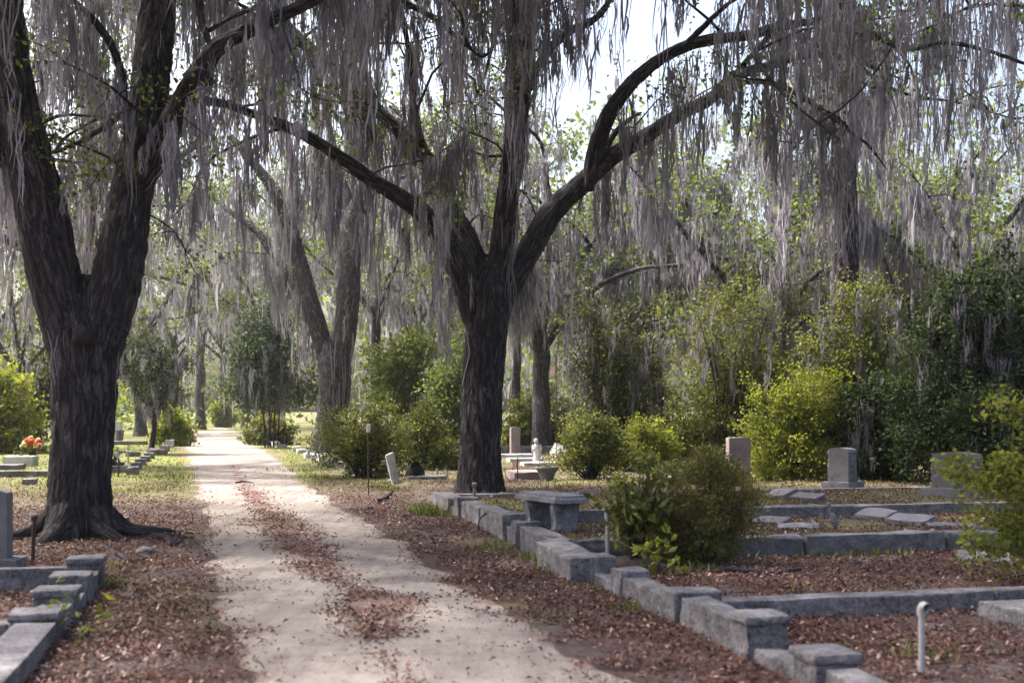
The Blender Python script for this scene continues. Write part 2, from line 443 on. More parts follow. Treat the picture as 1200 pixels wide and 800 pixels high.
def path_mat():
    m, nt, out = new_mat('packed_sand')
    geo = nd(nt, "ShaderNodeNewGeometry"); pos = geo.outputs["Position"]
    at = nd(nt, "ShaderNodeAttribute", attribute_name="tint")
    mp = nd(nt, "ShaderNodeMapping"); mp.inputs["Rotation"].default_value = (0, 0, math.radians(13)); mp.inputs["Scale"].default_value = (1, .7, 1)
    nt.links.new(pos, mp.inputs[0])
    a = noise(nt, 1.3, mp.outputs[0], 6, .6)
    b = noise(nt, 60, pos, 4, .7)
    d = noise(nt, 7, mp.outputs[0], 6, .75)
    c = ramp(nt, [(.3, (.17, .145, .127)), (.5, (.30, .264, .234)), (.7, (.39, .35, .315))], a.outputs["Fac"])
    c = mixc(nt, .42, c.outputs[0], ramp(nt, [(.3, (.10, .083, .073)), (.7, (.36, .32, .285))], b.outputs["Fac"]).outputs[0])
    c = mixc(nt, ramp(nt, [(.50, (0, 0, 0)), (.68, (.8, .8, .8))], d.outputs["Fac"]).outputs[0], c, (.17, .135, .125))
    m2 = nd(nt, "ShaderNodeMapping"); m2.inputs["Rotation"].default_value = (0, 0, math.radians(-12.8)); m2.inputs["Scale"].default_value = (5.5, .5, 1)
    nt.links.new(pos, m2.inputs[0])
    tr_ = noise(nt, 1.0, m2.outputs[0], 5, .6)
    c = mixc(nt, ramp(nt, [(.46, (0, 0, 0)), (.66, (.55, .55, .55))], tr_.outputs["Fac"]).outputs[0], c, (.15, .125, .12))
    e = noise(nt, 3.5, mp.outputs[0], 7, .75)
    wv = math_n(nt, 'ADD', at.outputs["Fac"], math_n(nt, 'MULTIPLY', math_n(nt, 'SUBTRACT', e.outputs["Fac"], .5), 1.5))
    f = noise(nt, 30, pos, 6, .75)
    lit = ramp(nt, [(.3, (.07, .042, .038)), (.5, (.15, .088, .078)), (.7, (.27, .19, .17))], f.outputs["Fac"])
    c = mixc(nt, ramp(nt, [(.45, (0, 0, 0)), (.75, (.9, .9, .9))], wv).outputs[0], c, lit.outputs[0])
    h = math_n(nt, 'ADD', math_n(nt, 'MULTIPLY', b.outputs["Fac"], .4), math_n(nt, 'MULTIPLY', d.outputs["Fac"], 1.2))
    princ(nt, out, c, .95, .08, bump(nt, h, .5, .03))
    return m
M['ground'] = ground_mat(); M['sand'] = path_mat()

# ------------------------------------------------------------------ ground levels, path outline, plot frame
UD, VD = np.array([-.2214, .9752]), np.array([.9752, .2214])       # along the path, away from it to the right
K0 = np.array([1.62, 6.39]); L0 = np.array([-3.60, 10.10])
KROT = math.atan2(UD[0] * -1, UD[1])                               # turn of the plots about z
def K(u, v): q = K0 + u * UD + v * VD; return float(q[0]), float(q[1])
def KL(u, v): q = L0 + u * UD + v * VD; return float(q[0]), float(q[1])
def gz(x, y):
    x = np.asarray(x, float); y = np.asarray(y, float)
    dx, dy = x - K0[0], y - K0[1]
    u = dx * UD[0] + dy * UD[1]; v = dx * VD[0] + dy * VD[1]
    e = .17 * sstep(5.66, 5.82, u) + .03 * sstep(7.9, 8.1, u) - .10 * sstep(10.5, 13.5, u) - .07 * sstep(16, 24, u)
    e = e * sstep(.08, .22, v) * (1 - .4 * sstep(9, 14, v))
    und = .05 * (n2(x, y, .35, 5) - .5) + .02 * (n2(x, y, .9, 6) - .5)
    return e + und.reshape(e.shape)
def gzs(x, y): return float(np.ravel(gz(np.array([x]), np.array([y])))[0])

LE = np.array([(500, 250), (503, 235), (508, 222), (520, 212), (540, 215), (580, 224), (620, 232), (680, 235), (740, 240), (800, 245), (900, 262), (1200, 320)], float)
RE = np.array([(500, 262), (503, 275), (508, 288), (520, 303), (545, 342), (570, 372), (600, 424), (640, 492), (680, 548), (740, 652), (800, 785), (900, 985), (1200, 1580)], float)
ML = np.array([(545, 265), (555, 268), (570, 278), (600, 288), (630, 305), (660, 340), (680, 362), (700, 388), (720, 392), (740, 402), (760, 430), (800, 450), (1200, 560)], float)
MR = np.array([(545, 275), (555, 285), (570, 303), (600, 334), (630, 385), (660, 407), (680, 425), (700, 496), (720, 490), (740, 470), (760, 462), (800, 488), (1200, 660)], float)
def pxpy(x, y):
    y = np.maximum(y, .5)
    return 600 + F * x / y, HOR + CAMZ * F / y
def path_pos(x, y):
    """signed metres inside the path (positive inside) and closeness to the middle leaf strip"""
    px, py = pxpy(x, y)
    l = np.interp(py, LE[:, 0], LE[:, 1]); r = np.interp(py, RE[:, 0], RE[:, 1])
    ins = np.minimum(px - l, r - px) * y / F
    ml = np.interp(py, ML[:, 0], ML[:, 1]); mr = np.interp(py, MR[:, 0], MR[:, 1])
    mid = np.minimum(px - ml, mr - px) * y / F
    wv = n2(x, y * .8, 2.0, 47) + .5 * n2(x, y, 6, 48) - .75
    ins = ins + .34 * wv; mid = mid + .42 * wv
    mid = np.where((py < 545), -1, mid)
    mid = np.where((py > 684) & (py < 697), mid - .12, mid)
    mid = np.where((py > 750), mid - .12, mid)
    return np.where(py < 500, -3, ins), mid
def grassiness(x, y):
    px, py = pxpy(x, y)
    dx, dy = x - K0[0], y - K0[1]
    u = dx * UD[0] + dy * UD[1]; v = dx * VD[0] + dy * VD[1]
    nz = n2(x, y, .8, 21)
    far_l = sstep(17, 28, y) * (px < 360) * (.35 + .9 * nz)
    far_r = sstep(19, 25, y) * (px > 360) * (.15 + .9 * (nz - .2))
    inpl = ((u > 7.95) & (u < 13.2) & (v > .1)) * (.75 * nz) + ((u > 5.8) & (u < 7.9) & (v > .1)) * (.5 * nz)
    near = .18 * sstep(.6, .75, nz)
    return np.clip(np.maximum(np.maximum(far_l, far_r), np.maximum(inpl, near)), 0, .95)

def axis_lines(a, b, step, lo, hi):
    c = list(np.arange(a, b + 1e-6, step)); s = step; x = b
    while x < hi: s *= 1.25; x += s; c.append(x)
    s = step; x = a; pre = []
    while x > lo: s *= 1.25; x -= s; pre.append(x)
    return np.array(pre[::-1] + c)
gx = axis_lines(-9, 10, .16, -1500, 1500); gy = axis_lines(3, 24, .16, -300, 2500)
X, Y = np.meshgrid(gx, gy)
Z = gz(X, Y); Z = np.where((np.abs(X) > 80) | (Y > 140), 0, Z)
nx, ny = len(gx), len(gy)
i = (np.arange(ny - 1)[:, None] * nx + np.arange(nx - 1)[None]).ravel()
gr_o = raw_mesh("ground", np.stack([X.ravel(), Y.ravel(), Z.ravel()], 1), np.stack([i, i + 1, i + nx + 1, i + nx], 1), M['ground'],
                tint=grassiness(X.ravel(), Y.ravel()), smooth=True)
gr_o["kind"] = "structure"

ys = np.concatenate([np.arange(3.0, 30, .06), np.geomspace(30, 116, 160)])
nt_ = 41
py_ = HOR + CAMZ * F / ys
xl = (np.interp(py_, LE[:, 0], LE[:, 1]) - 600) / F * ys; xr = (np.interp(py_, RE[:, 0], RE[:, 1]) - 600) / F * ys
xl = xl - .2 + .34 * (n2(ys * 0, ys, 1.1, 31) - .5) + .22 * (n2(ys * 0, ys, 4.0, 32) - .5) + .22 * (n2(ys * 0, ys, 9.0, 35) - .5)
xr = xr + .28 + .5 * (n2(ys * 0 + 9, ys, .9, 33) - .5) + .26 * (n2(ys * 0 + 9, ys, 3.5, 34) - .5) + .25 * (n2(ys * 0 + 9, ys, 9.0, 36) - .5)
tt = np.linspace(0, 1, nt_)
PX = xl[:, None] * (1 - tt) + xr[:, None] * tt; PY = np.repeat(ys[:, None], nt_, 1)
ins, mid = path_pos(PX.ravel(), PY.ravel())
edge = 1 - sstep(-.15, .6, ins)
wear = np.maximum(edge, .78 * sstep(-.25, .3, mid))
PZ = gz(PX, PY) + .012 - .02 * edge.reshape(PX.shape)
i = (np.arange(len(ys) - 1)[:, None] * nt_ + np.arange(nt_ - 1)[None]).ravel()
po = raw_mesh("path", np.stack([PX.ravel(), PY.ravel(), PZ.ravel()], 1), np.stack([i, i + 1, i + nt_ + 1, i + nt_], 1), M['sand'], tint=wear, smooth=True)
po["kind"] = "structure"

# ------------------------------------------------------------------ trees
def px_limb(pts, d0, wscale=1.0):
    """(px, py, depth offset, width px) -> points and radii"""
    q, r = [], []
    for px, py, dd, wd in pts:
        d = d0 + dd
        q.append(P(px, py, d)); r.append(max(.5 * wd * d / F * wscale, .008))
    return np.array(q), np.array(r)
def along(pts, n, rng, lo=0, hi=1):
    s = np.concatenate([[0], np.cumsum(np.linalg.norm(np.diff(pts, axis=0), axis=1))])
    t = rng.uniform(lo, hi, n) * s[-1]
    return np.stack([np.interp(t, s, pts[:, k]) for k in range(3)], 1), t / s[-1]
def grow(rng, p, d, length, r0, n=7, up=.15, wob=.35, sag=0.0):
    pts = [np.array(p, float)]; d = np.array(d, float); d /= np.linalg.norm(d)
    for k in range(n):
        d = d + rng.normal(0, wob, 3) * .5 + np.array([0, 0, up - sag * k / n]); d /= np.linalg.norm(d)
        pts.append(pts[-1] + d * length / n)
    return np.array(pts), np.linspace(r0, r0 * .25, n + 1)
def length_of(p): return float(np.linalg.norm(np.diff(p, axis=0), axis=1).sum())

def dress(th, limbs, seed, far=False, sec_per_m=.9, sec_len=(1.2, 3.0), leaf_per=26, leaf_size=.06, leaf_sig=.28, leaf_mat='oakleaf', moss_per_m=5.0,
          moss_len=(.4, 2.0), moss_w=.16, moss_strands=22, moss_wid=.012, moss_mat='moss', zmin=0, leaf_frac=.8, keep=None, extra_moss=(), tw_r=.028, extra_leaf=None):
    """secondary branches, leaf sprays and moss for a set of limbs"""
    r = rs(seed)
    sec, tips, clumps = [], [], []
    for pts, rad, dens, mdens in limbs:
        Ln = length_of(pts)
        n = int(Ln * sec_per_m * dens + r.uniform(0, 1))
        if n:
            q, t = along(pts, n, r, .12, 1.0)
            for a, tq in zip(q, t):
                d = np.array([r.normal(0, 1), r.normal(0, 1), abs(r.normal(.25, .5))])
                sp, sr = grow(r, a, d, r.uniform(*sec_len), tw_r * r.uniform(.6, 1.3), 6, .03, .55, .12)
                sec.append((sp, sr))
                for m_ in range(2):
                    b, _ = along(sp, 1, r, .3, .9)
                    tp, tr = grow(r, b[0], r.normal(0, 1, 3), r.uniform(.4, 1.0), tw_r * .35, 4, 0, .5)
                    if not far: sec.append((tp, tr))
                    tips.append(along(tp, 2, r, .4, 1)[0])
                tips.append(along(sp, 3, r, .35, 1)[0])
                k = int(length_of(sp) * moss_per_m * mdens * .8)
                if k:
                    mp, _ = along(sp, k, r, .1, 1)
                    clumps.append(mp)
        k = int(Ln * moss_per_m * mdens)
        if k:
            mp, mt = along(pts, k, r, .1, 1)
            rr = np.interp(mt, np.linspace(0, 1, len(rad)), rad)
            mp = mp + np.stack([r.normal(0, .5, k) * rr, r.normal(0, .5, k) * rr, -rr * .5], 1)
            clumps.append(mp)
    if sec: join_tubes("twigs", sec, M['twig'], th, 3)
    if tips:
        tp = np.concatenate(tips)
        tp = tp[r.uniform(0, 1, len(tp)) < leaf_frac]
        if keep is not None: tp = tp[keep(tp)]
        if extra_leaf is not None: tp = np.concatenate([tp, extra_leaf])
        foliage("crown", tp, leaf_per, leaf_sig, leaf_size, M[leaf_mat], th, seed + 1)
    cl = []
    if clumps:
        c = np.concatenate(clumps); n = len(c)
        ln = moss_len[0] + (moss_len[1] - moss_len[0]) * r.beta(1.1, 2.6, n) * (.45 + 1.1 * n2(c[:, 0] * 1.0, c[:, 1] + c[:, 2], .8, seed % 97))
        cl.append(np.column_stack([c, ln, moss_w * (.4 + .35 * ln) * r.uniform(.6, 1.5, n)]))
    for e in extra_moss: cl.append(e)
    if cl:
        cl = np.concatenate(cl)
        floor = .4
        cl[:, 3] = np.minimum(cl[:, 3], np.maximum(cl[:, 2] - floor, .15))
        if keep is not None: cl = cl[keep(cl[:, :3])]
        moss_mesh("hanging_moss", cl, M[moss_mat], th, seed + 2, moss_strands, moss_wid)

def open_sky(p):
    """keep crowns thinner where the photo shows open sky between the two oaks"""
    px, py = 600 + F * p[:, 0] / p[:, 1], HOR - F * (p[:, 2] - CAMZ) / p[:, 1]
    r = hash3((p[:, 0] * 97).astype(np.int64), (p[:, 1] * 97).astype(np.int64), (p[:, 2] * 97).astype(np.int64), 3)
    gap = ((px > 705) & (px < 835) & (py > -30) & (py < 55)) | ((px > 112) & (px < 225) & (py > 190) & (py < 330) & (r > .4))
    return ~(gap & (r > .12))

# --- the big oak beside the path on the left
OD = 14.4
base = G(92, 628)
lo = thing("oak_tree", "massive dark forked oak in the left foreground beside the sandy path", "tree", (base[0], OD, gzs(base[0], OD)))
tr, rr = px_limb([(93, 645, 0, 82), (93, 622, 0, 78), (94, 590, 0, 75), (96, 540, 0, 71), (98, 490, 0, 70), (99, 440, 0, 73), (99, 395, 0, 77), (99, 352, .1, 58), (100, 325, .15, 30)], OD)
tube_obj("trunk", tr, rr, M['oak'], lo, 120, .024, .045, 3, flare=(.36, .42, 4, .9))
LL = []
def limb(th, lst, pts, d0, dens=1.0, md=1.0, mat='oak', nseg=28, res=.05, rough=.028, seed=1, name="limb"):
    q, r = px_limb(pts, d0)
    tube_obj(name, q, r, M[mat], th, nseg, res, rough, seed)
    lst.append((q, r, dens, md)); return q, r
limb(lo, LL, [(100, 470, 0, 40), (84, 400, 0, 62), (66, 330, -.05, 62), (50, 250, -.1, 60), (30, 165, -.2, 52), (14, 80, -.3, 46), (4, 0, -.4, 42), (-15, -120, -.5, 34), (-60, -260, -.2, 20)], OD, .5, .25, nseg=52, res=.045, rough=.04, seed=5)
limb(lo, LL, [(104, 470, 0, 40), (118, 400, 0, 56), (135, 330, 0, 58), (148, 260, .05, 54), (160, 200, .1, 52), (172, 140, .2, 48), (178, 80, .3, 46), (184, 20, .4, 44), (192, -80, .5, 36), (215, -200, .7, 24), (240, -300, 1.0, 12)], OD, .5, .25, nseg=52, res=.045, rough=.04, seed=6)
limb(lo, LL, [(155, 225, 0, 30), (180, 185, -.1, 34), (205, 140, -.3, 32), (228, 95, -.5, 27), (252, 58, -.7, 23), (300, 32, -1.0, 20), (352, 8, -1.3, 17), (420, -25, -1.6, 13), (500, -50, -1.8, 8), (560, -55, -2.0, 4)], OD, 1.0, 1.0, seed=7)
limb(lo, LL, [(152, 180, 0, 12), (147, 130, -.3, 13), (143, 90, -.5, 12), (128, 48, -.8, 11), (104, 18, -1.0, 10), (80, -5, -1.2, 9), (20, -50, -1.6, 6)], OD, .7, 1.0, nseg=24, seed=8)
limb(lo, LL, [(150, 130, .3, 9), (120, 150, .6, 9), (90, 168, .9, 8), (62, 178, 1.1, 6), (45, 172, 1.3, 3)], OD, .7, .5, nseg=20, seed=9)
limb(lo, LL, [(8, 190, 0, 26), (-20, 140, -.4, 24), (-70, 90, -.8, 18), (-130, 60, -1.2, 10)], OD, .6, .6, nseg=24, seed=10)
limb(lo, LL, [(250, 60, -.7, 10), (235, 20, 0, 9), (240, -60, .8, 8), (270, -130, 1.5, 5)], OD, 1.2, .8, nseg=16, seed=11)
limb(lo, LL, [(190, -70, .5, 20), (280, -130, -.2, 15), (400, -150, -1.0, 10), (520, -140, -1.5, 6)], OD, 1.3, .8, nseg=16, seed=12)
limb(lo, LL, [(10, -40, -.4, 20), (70, -110, -1.4, 14), (130, -150, -2.6, 9), (220, -170, -4, 5)], OD, 1.2, .8, nseg=16, seed=13)
limb(lo, LL, [(200, -120, .5, 18), (150, -180, 2.4, 12), (80, -200, 4, 7)], OD, 1.5, .7, nseg=16, seed=14)
limb(lo, LL, [(215, -180, .7, 15), (320, -230, 2.0, 11), (440, -230, 3.0, 6)], OD, 1.5, .7, nseg=16, seed=15)
# knots and roots
def knob(parent, c, r, mat, seed, name="knot"):
    bm = bmesh.new(); bmesh.ops.create_icosphere(bm, subdivisions=3, radius=1)
    k = np.array([v.co[:] for v in bm.verts]); nz = vnoise(k * 3 + seed, seed)
    for v, n_ in zip(bm.verts, nz): v.co = Vector([float(c[a]) + v.co[a] * r[a] * (.75 + .5 * float(n_)) for a in range(3)])
    o = bm_obj(name, bm, mat, parent, True)
    return o
knob(lo, P(97, 392, OD - .42), (.13, .10, .12), M['oak'], 4)
knob(lo, P(232, 93, OD - .68), (.16, .16, .14), M['oak'], 6)
for a, L_, r0, sd in ((3.6, .8, .09, 1), (5.6, .8, .11, 2), (6.15, 1.4, .08, 3), (4.6, .7, .16, 4), (.3, 1.2, .10, 5)):
    c = np.array([base[0], OD]); d = np.array([math.cos(a), math.sin(a)])
    q = [(*(c + d * .30), .30), (*(c + d * .52), .10), (*(c + d * (.52 + L_ * .4)), .02), (*(c + d * (.52 + L_)), -.10)]
    tube_obj("root", q, [r0 * 1.2, r0, r0 * .6, .03], M['oak'], lo, 24, .04, .02, sd)
def upper_shade_crown(th, limbs, starts, reach, up, n, seed, dens=1.6):  # limbs above the frame, added to thicken the shading crown
    r = rs(seed)
    for k in range(n):
        st = starts[k % len(starts)]; a = r.uniform(0, 6.28)
        q, r_ = grow(r, st, (math.cos(a), math.sin(a), r.uniform(*up)), reach * r.uniform(.7, 1.2), .09, 8, .02, .3, .05)
        tube_obj("limb", q, r_, M['oak'], th, 8, .3); limbs.append((q, r_, dens, .25))
def high_shade_leaves(th, c, R, zr, n, seed):
    # dense unseen crown roof above the frame, placed and sized to shade the foreground
    r = rs(seed); a = r.uniform(0, 6.28, n); q = np.sqrt(r.uniform(0, 1, n)) * R
    h = zr[0] + (zr[1] - zr[0]) * r.uniform(.0, 1, n) * (1 - .55 * (q / R) ** 2)
    p = np.stack([c[0] + q * np.cos(a), c[1] + q * np.sin(a), h], 1)
    p = p[n2(p[:, 0], p[:, 1], .5, seed % 50) > .28]
    py = HOR - F * (p[:, 2] - .9 - CAMZ) / np.maximum(p[:, 1], .5)
    p = p[(py < 0) | (p[:, 1] < 3)]
    return p
tops = [LL[0][0][-1], LL[0][0][-2], LL[1][0][-1], LL[1][0][-2], LL[1][0][-3]]
upper_shade_crown(lo, LL, tops, 5.5, (.25, .9), 12, 111)
HL = high_shade_leaves(lo, (base[0] - 1.5, OD + .5), 9, (8.4, 13), 1000, 112)
foliage("upper_shade_crown", HL, 24, .45, .2, M['oakleaf'], lo, 113)  # added overhead roof of outsized leaves that shades the near ground
dress(lo, LL, 101, sec_per_m=1.1, moss_per_m=7, moss_len=(.25, 2.3), moss_w=.15, moss_strands=22, moss_wid=.0095, leaf_per=30, leaf_size=.065, leaf_sig=.2, keep=open_sky)

# --- the spreading oak right of the path
CD = 21.0
cb = np.array([(565 - 600) / F * CD, CD]); cz = gzs(*cb)
co = thing("oak_tree", "tall spreading oak with arching limbs behind the stone plots right of path", "tree", (cb[0], cb[1], cz))
tr, rr = px_limb([(563, 592, 0, 56), (563, 575, 0, 55), (563, 550, 0, 53), (564, 510, 0, 50), (565, 460, 0, 47), (568, 410, 0, 47), (571, 370, 0, 51), (574, 340, 0, 50), (578, 310, 0, 30)], CD)
tube_obj("trunk", tr, rr, M['oak'], co, 96, .034, .045, 21, flare=(.35, .42, 5, 2.0))
CL = []
limb(co, CL, [(572, 420, 0, 24), (556, 370, -.1, 32), (542, 325, -.2, 32), (522, 282, -.4, 29), (498, 252, -.7, 24), (470, 232, -1.0, 20), (440, 214, -1.3, 18), (400, 185, -1.8, 16), (350, 155, -2.4, 14), (300, 135, -3.0, 13), (245, 119, -3.6, 11), (215, 122, -3.9, 7), (190, 118, -4.2, 3)], CD, .7, 1.1, seed=22, nseg=40)
limb(co, CL, [(574, 380, 0, 20), (563, 315, .1, 22), (548, 275, .3, 21), (530, 245, .5, 19), (515, 205, .8, 18), (480, 165, 1.2, 17), (445, 132, 1.6, 16), (405, 90, 2.0, 15), (370, 62, 2.4, 13), (330, 20, 2.8, 11), (300, -40, 3.0, 7)], CD, .9, 1.0, seed=23)
limb(co, CL, [(520, 215, .8, 11), (497, 175, .6, 11), (486, 130, .3, 10), (480, 70, 0, 9), (465, 0, -.4, 8), (430, -50, -.8, 6), (350, -75, -1.4, 4)], CD, 1.3, .5, seed=24, nseg=20)
limb(co, CL, [(576, 400, 0, 26), (583, 330, 0, 32), (589, 280, 0, 29), (594, 235, -.1, 27), (602, 175, -.3, 25), (609, 125, -.4, 24), (616, 70, -.5, 22), (622, 0, -.6, 20), (628, -110, -.6, 15), (640, -230, -.4, 8)], CD, .7, .5, seed=25, nseg=40)
limb(co, CL, [(598, 160, -.2, 13), (597, 110, -.5, 14), (600, 50, -.8, 14), (602, -10, -1.1, 12), (585, -80, -1.5, 9), (540, -140, -2.2, 5)], CD, .9, .9, seed=26, nseg=24)
limb(co, CL, [(612, 125, -.3, 10), (634, 72, .1, 12), (660, 42, .4, 11), (700, 20, .8, 9), (730, -30, 1.2, 6)], CD, .6, .6, seed=27, nseg=20)
Dq, Dr = limb(co, CL, [(578, 400, 0, 24), (596, 335, .1, 30), (618, 296, .2, 31), (648, 248, .4, 29), (680, 217, .6, 25), (712, 188, .8, 22), (760, 158, 1.0, 19), (800, 132, 1.1, 17), (832, 116, 1.2, 15), (862, 90, 1.3, 13), (905, 76, 1.3, 11), (950, 64, 1.2, 10), (985, 67, 1.1, 9), (1025, 80, 1.0, 6), (1060, 95, .8, 3)], CD, .45, .5, seed=28, nseg=40)
limb(co, CL, [(688, 222, .5, 16), (697, 180, .6, 20), (716, 130, .4, 19), (748, 90, .2, 17), (800, 56, 0, 15), (832, 47, -.1, 14), (875, 42, -.3, 13), (912, 32, -.5, 12), (950, 26, -.7, 10), (990, 31, -.9, 10), (1028, 44, -1.1, 9), (1066, 57, -1.3, 8), (1105, 50, -1.5, 7), (1150, 58, -1.7, 6), (1210, 78, -2.0, 5), (1280, 110, -2.3, 3)], CD, .6, .6, seed=29, nseg=36)
limb(co, CL, [(845, 112, 1.2, 8), (875, 96, 1.0, 9), (925, 105, .7, 8), (960, 127, .5, 7), (990, 150, .3, 6), (1020, 173, .1, 4), (1040, 200, 0, 2)], CD, .8, .8, seed=30, nseg=20)
limb(co, CL, [(852, 98, 1.2, 8), (880, 66, .8, 8), (905, 38, .3, 8), (935, -5, -.2, 7), (990, -50, -.8, 5)], CD, 1.0, 1.0, seed=31, nseg=20)
limb(co, CL, [(704, 190, .6, 8), (718, 160, .9, 8), (735, 142, 1.1, 6), (752, 132, 1.3, 3)], CD, .5, .4, seed=32, nseg=16)
limb(co, CL, [(470, 0, .4, 8), (492, 12, .3, 8), (520, 30, .2, 7), (548, 55, .1, 6), (566, 66, 0, 5), (580, 58, 0, 2)], CD - 3, .3, .4, seed=33, nseg=16)
# upper scaffold above the frame
for k, pts in enumerate([
    [(622, -60, -.6, 16), (690, -130, .5, 12), (800, -160, 1.5, 8), (900, -170, 2.5, 5)],
    [(628, -110, -.6, 14), (560, -180, 1, 10), (470, -210, 2.5, 6)],
    [(602, -10, -1.1, 10), (540, -40, -2.5, 8), (450, -50, -4, 6), (370, -40, -5, 4)],
    [(602, -30, -1.1, 10), (640, -80, -3, 8), (700, -100, -5, 5)],
    [(370, 62, 2.4, 10), (330, 40, 1.6, 8), (280, 5, .8, 6), (230, -10, 0, 4)],
    [(445, 132, 1.6, 9), (420, 60, .6, 7), (410, 0, -.4, 6), (380, -40, -1.2, 4)],
    [(950, 26, -.7, 9), (1020, -10, -2, 7), (1090, -30, -3.4, 6), (1180, -35, -4.6, 4)],
    [(1066, 57, -1.3, 6), (1110, 20, 0, 6), (1170, 5, 1.2, 5), (1240, 20, 2, 3)],
    [(990, 31, -.9, 7), (1010, 80, 1.2, 6), (1060, 110, 2.6, 5), (1120, 120, 3.6, 4), (1190, 140, 4.4, 3)],
    [(800, 56, 0, 9), (860, 0, -2, 7), (930, -30, -4, 5), (1000, -30, -5.5, 3)],
    [(875, 42, -.3, 8), (900, 90, -1.4, 6), (940, 130, -2.0, 5), (985, 165, -2.6, 3)],
    [(640, -200, -.4, 9), (720, -240, 1.5, 7), (820, -250, 3, 4)],
    [(940, -10, -.3, 7), (1020, -90, 1, 6), (1120, -120, 2, 4)],
]):
    limb(co, CL, pts, CD, 1.1, (1.4 if k in (2, 4, 5) else .5 if k in (9, 10) else .7) if pts[0][1] > -50 else .5, seed=40 + k, nseg=12, res=.12)
tops = [CL[3][0][-1], CL[3][0][-2], CL[4][0][-1], CL[1][0][-1], CL[12][0][1], CL[13][0][1]]
upper_shade_crown(co, CL, tops, 6.5, (.25, .9), 14, 211)
HC = high_shade_leaves(co, (cb[0] - 1.0, CD - 4.5), 9.5, (9.0, 14), 1100, 212)
foliage("upper_shade_crown", HC, 24, .45, .2, M['oakleaf'], co, 213)  # added overhead leaves, shifted towards the camera to shade the foreground
dress(co, CL, 202, sec_per_m=1.0, moss_per_m=7.5, moss_len=(.25, 3.0), moss_w=.17, moss_strands=24, moss_wid=.013, leaf_per=26, leaf_size=.08, leaf_sig=.24, keep=open_sky, tw_r=.03)

# --- generic background trees
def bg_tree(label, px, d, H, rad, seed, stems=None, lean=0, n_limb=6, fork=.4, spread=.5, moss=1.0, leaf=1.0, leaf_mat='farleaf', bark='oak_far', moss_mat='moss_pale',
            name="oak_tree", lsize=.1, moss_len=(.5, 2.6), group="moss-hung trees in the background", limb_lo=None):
    r = rs(seed)
    x = (px - 600) / F * d; z = gzs(x, d)
    th = thing(name, label, "tree", (x, d, z), group)
    tr = [np.array([x, d, z - .2])]
    n = 7; fh = H * fork
    for k in range(1, n + 1):
        tr.append(np.array([x + lean * fh * k / n + r.normal(0, .05) * rad * 3, d + r.normal(0, .06), z + fh * k / n]))
    tr = np.array(tr); rt = np.linspace(rad * 1.12, rad * .82, n + 1); rt[0] = rad * 1.35; rt[1] = rad * 1.08
    tube_obj("trunk", tr, rt, M[bark], th, 22, .2, .03, seed, flare=(.4, .3, 5, seed))
    L = []
    for k in range(n_limb):
        a = 2 * math.pi * (k + r.uniform(-.3, .3)) / n_limb
        st = tr[-1] - np.array([0, 0, r.uniform(.05, .3) * fh * (0 if k == 0 else 1)])
        if limb_lo: st = tr[0] + (tr[-1] - tr[0]) * r.uniform(limb_lo, 1)
        st = st.copy(); tq = (st[2] - tr[0][2]) / (tr[-1][2] - tr[0][2]); st[0] = np.interp(tq, np.linspace(0, 1, n + 1), tr[:, 0])
        d3 = np.array([math.cos(a) * spread * 1.3, math.sin(a) * spread * 1.3, 1.0 - .5 * spread])
        q, rr_ = grow(r, st - d3 * .2, d3, (H - fh) * r.uniform(.8, 1.25), rad * r.uniform(.32, .55), 8, .02, .3, .1)
        tube_obj("limb", q, rr_, M[bark], th, 9, .4, .015, seed + k)
        L.append((q, rr_, 1, 1))
    sc = d / 40
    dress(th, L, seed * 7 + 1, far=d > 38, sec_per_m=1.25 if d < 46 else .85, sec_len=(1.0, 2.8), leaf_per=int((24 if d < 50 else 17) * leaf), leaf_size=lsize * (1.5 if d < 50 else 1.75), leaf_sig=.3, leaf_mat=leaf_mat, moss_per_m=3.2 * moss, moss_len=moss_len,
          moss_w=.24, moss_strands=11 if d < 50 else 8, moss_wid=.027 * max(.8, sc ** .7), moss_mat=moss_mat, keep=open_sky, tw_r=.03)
    return th

# two-stemmed oak at the bend of the path
TD = 44.0
bx_ = (386 - 600) / F * TD
to = thing("oak_tree", "twin-stemmed grey oak at the bend of the path behind the azalea", "tree", (bx_, TD, 0))
tr, rr = px_limb([(386, 536, 0, 44), (386, 522, 0, 40), (389, 490, 0, 37), (392, 455, 0, 38), (392, 425, 0, 40), (390, 400, 0, 26)], TD)
tube_obj("trunk", tr, rr, M['oak_far'], to, 60, .06, .04, 51, flare=(.5, .3, 5, 1))
TL = []
limb(to, TL, [(392, 455, 0, 22), (402, 405, -.1, 27), (408, 350, -.2, 26), (412, 300, -.2, 25), (416, 255, -.2, 24), (426, 225, -.3, 18), (440, 190, -.5, 13), (455, 130, -.7, 8)], TD, .4, .8, 'oak_far', 32, .08, .03, 52)
limb(to, TL, [(418, 262, -.2, 14), (406, 230, .2, 15), (396, 200, .5, 12), (386, 150, .8, 8), (375, 100, 1, 5)], TD, .8, 1, 'oak_far', 20, .1, .03, 53)
limb(to, TL, [(390, 450, 0, 18), (378, 405, .1, 23), (364, 355, .2, 21), (350, 305, .3, 20), (338, 260, .4, 18), (322, 225, .5, 15), (300, 195, .6, 12), (270, 160, .8, 8)], TD, .6, 1.2, 'oak_far', 32, .08, .03, 54)
limb(to, TL, [(362, 365, .2, 12), (345, 330, .8, 13), (322, 300, 1.2, 11), (300, 270, 1.6, 9), (272, 250, 2.0, 7), (235, 222, 2.4, 5), (200, 200, 2.8, 3)], TD, .8, 1.5, 'oak_far', 20, .1, .02, 55)
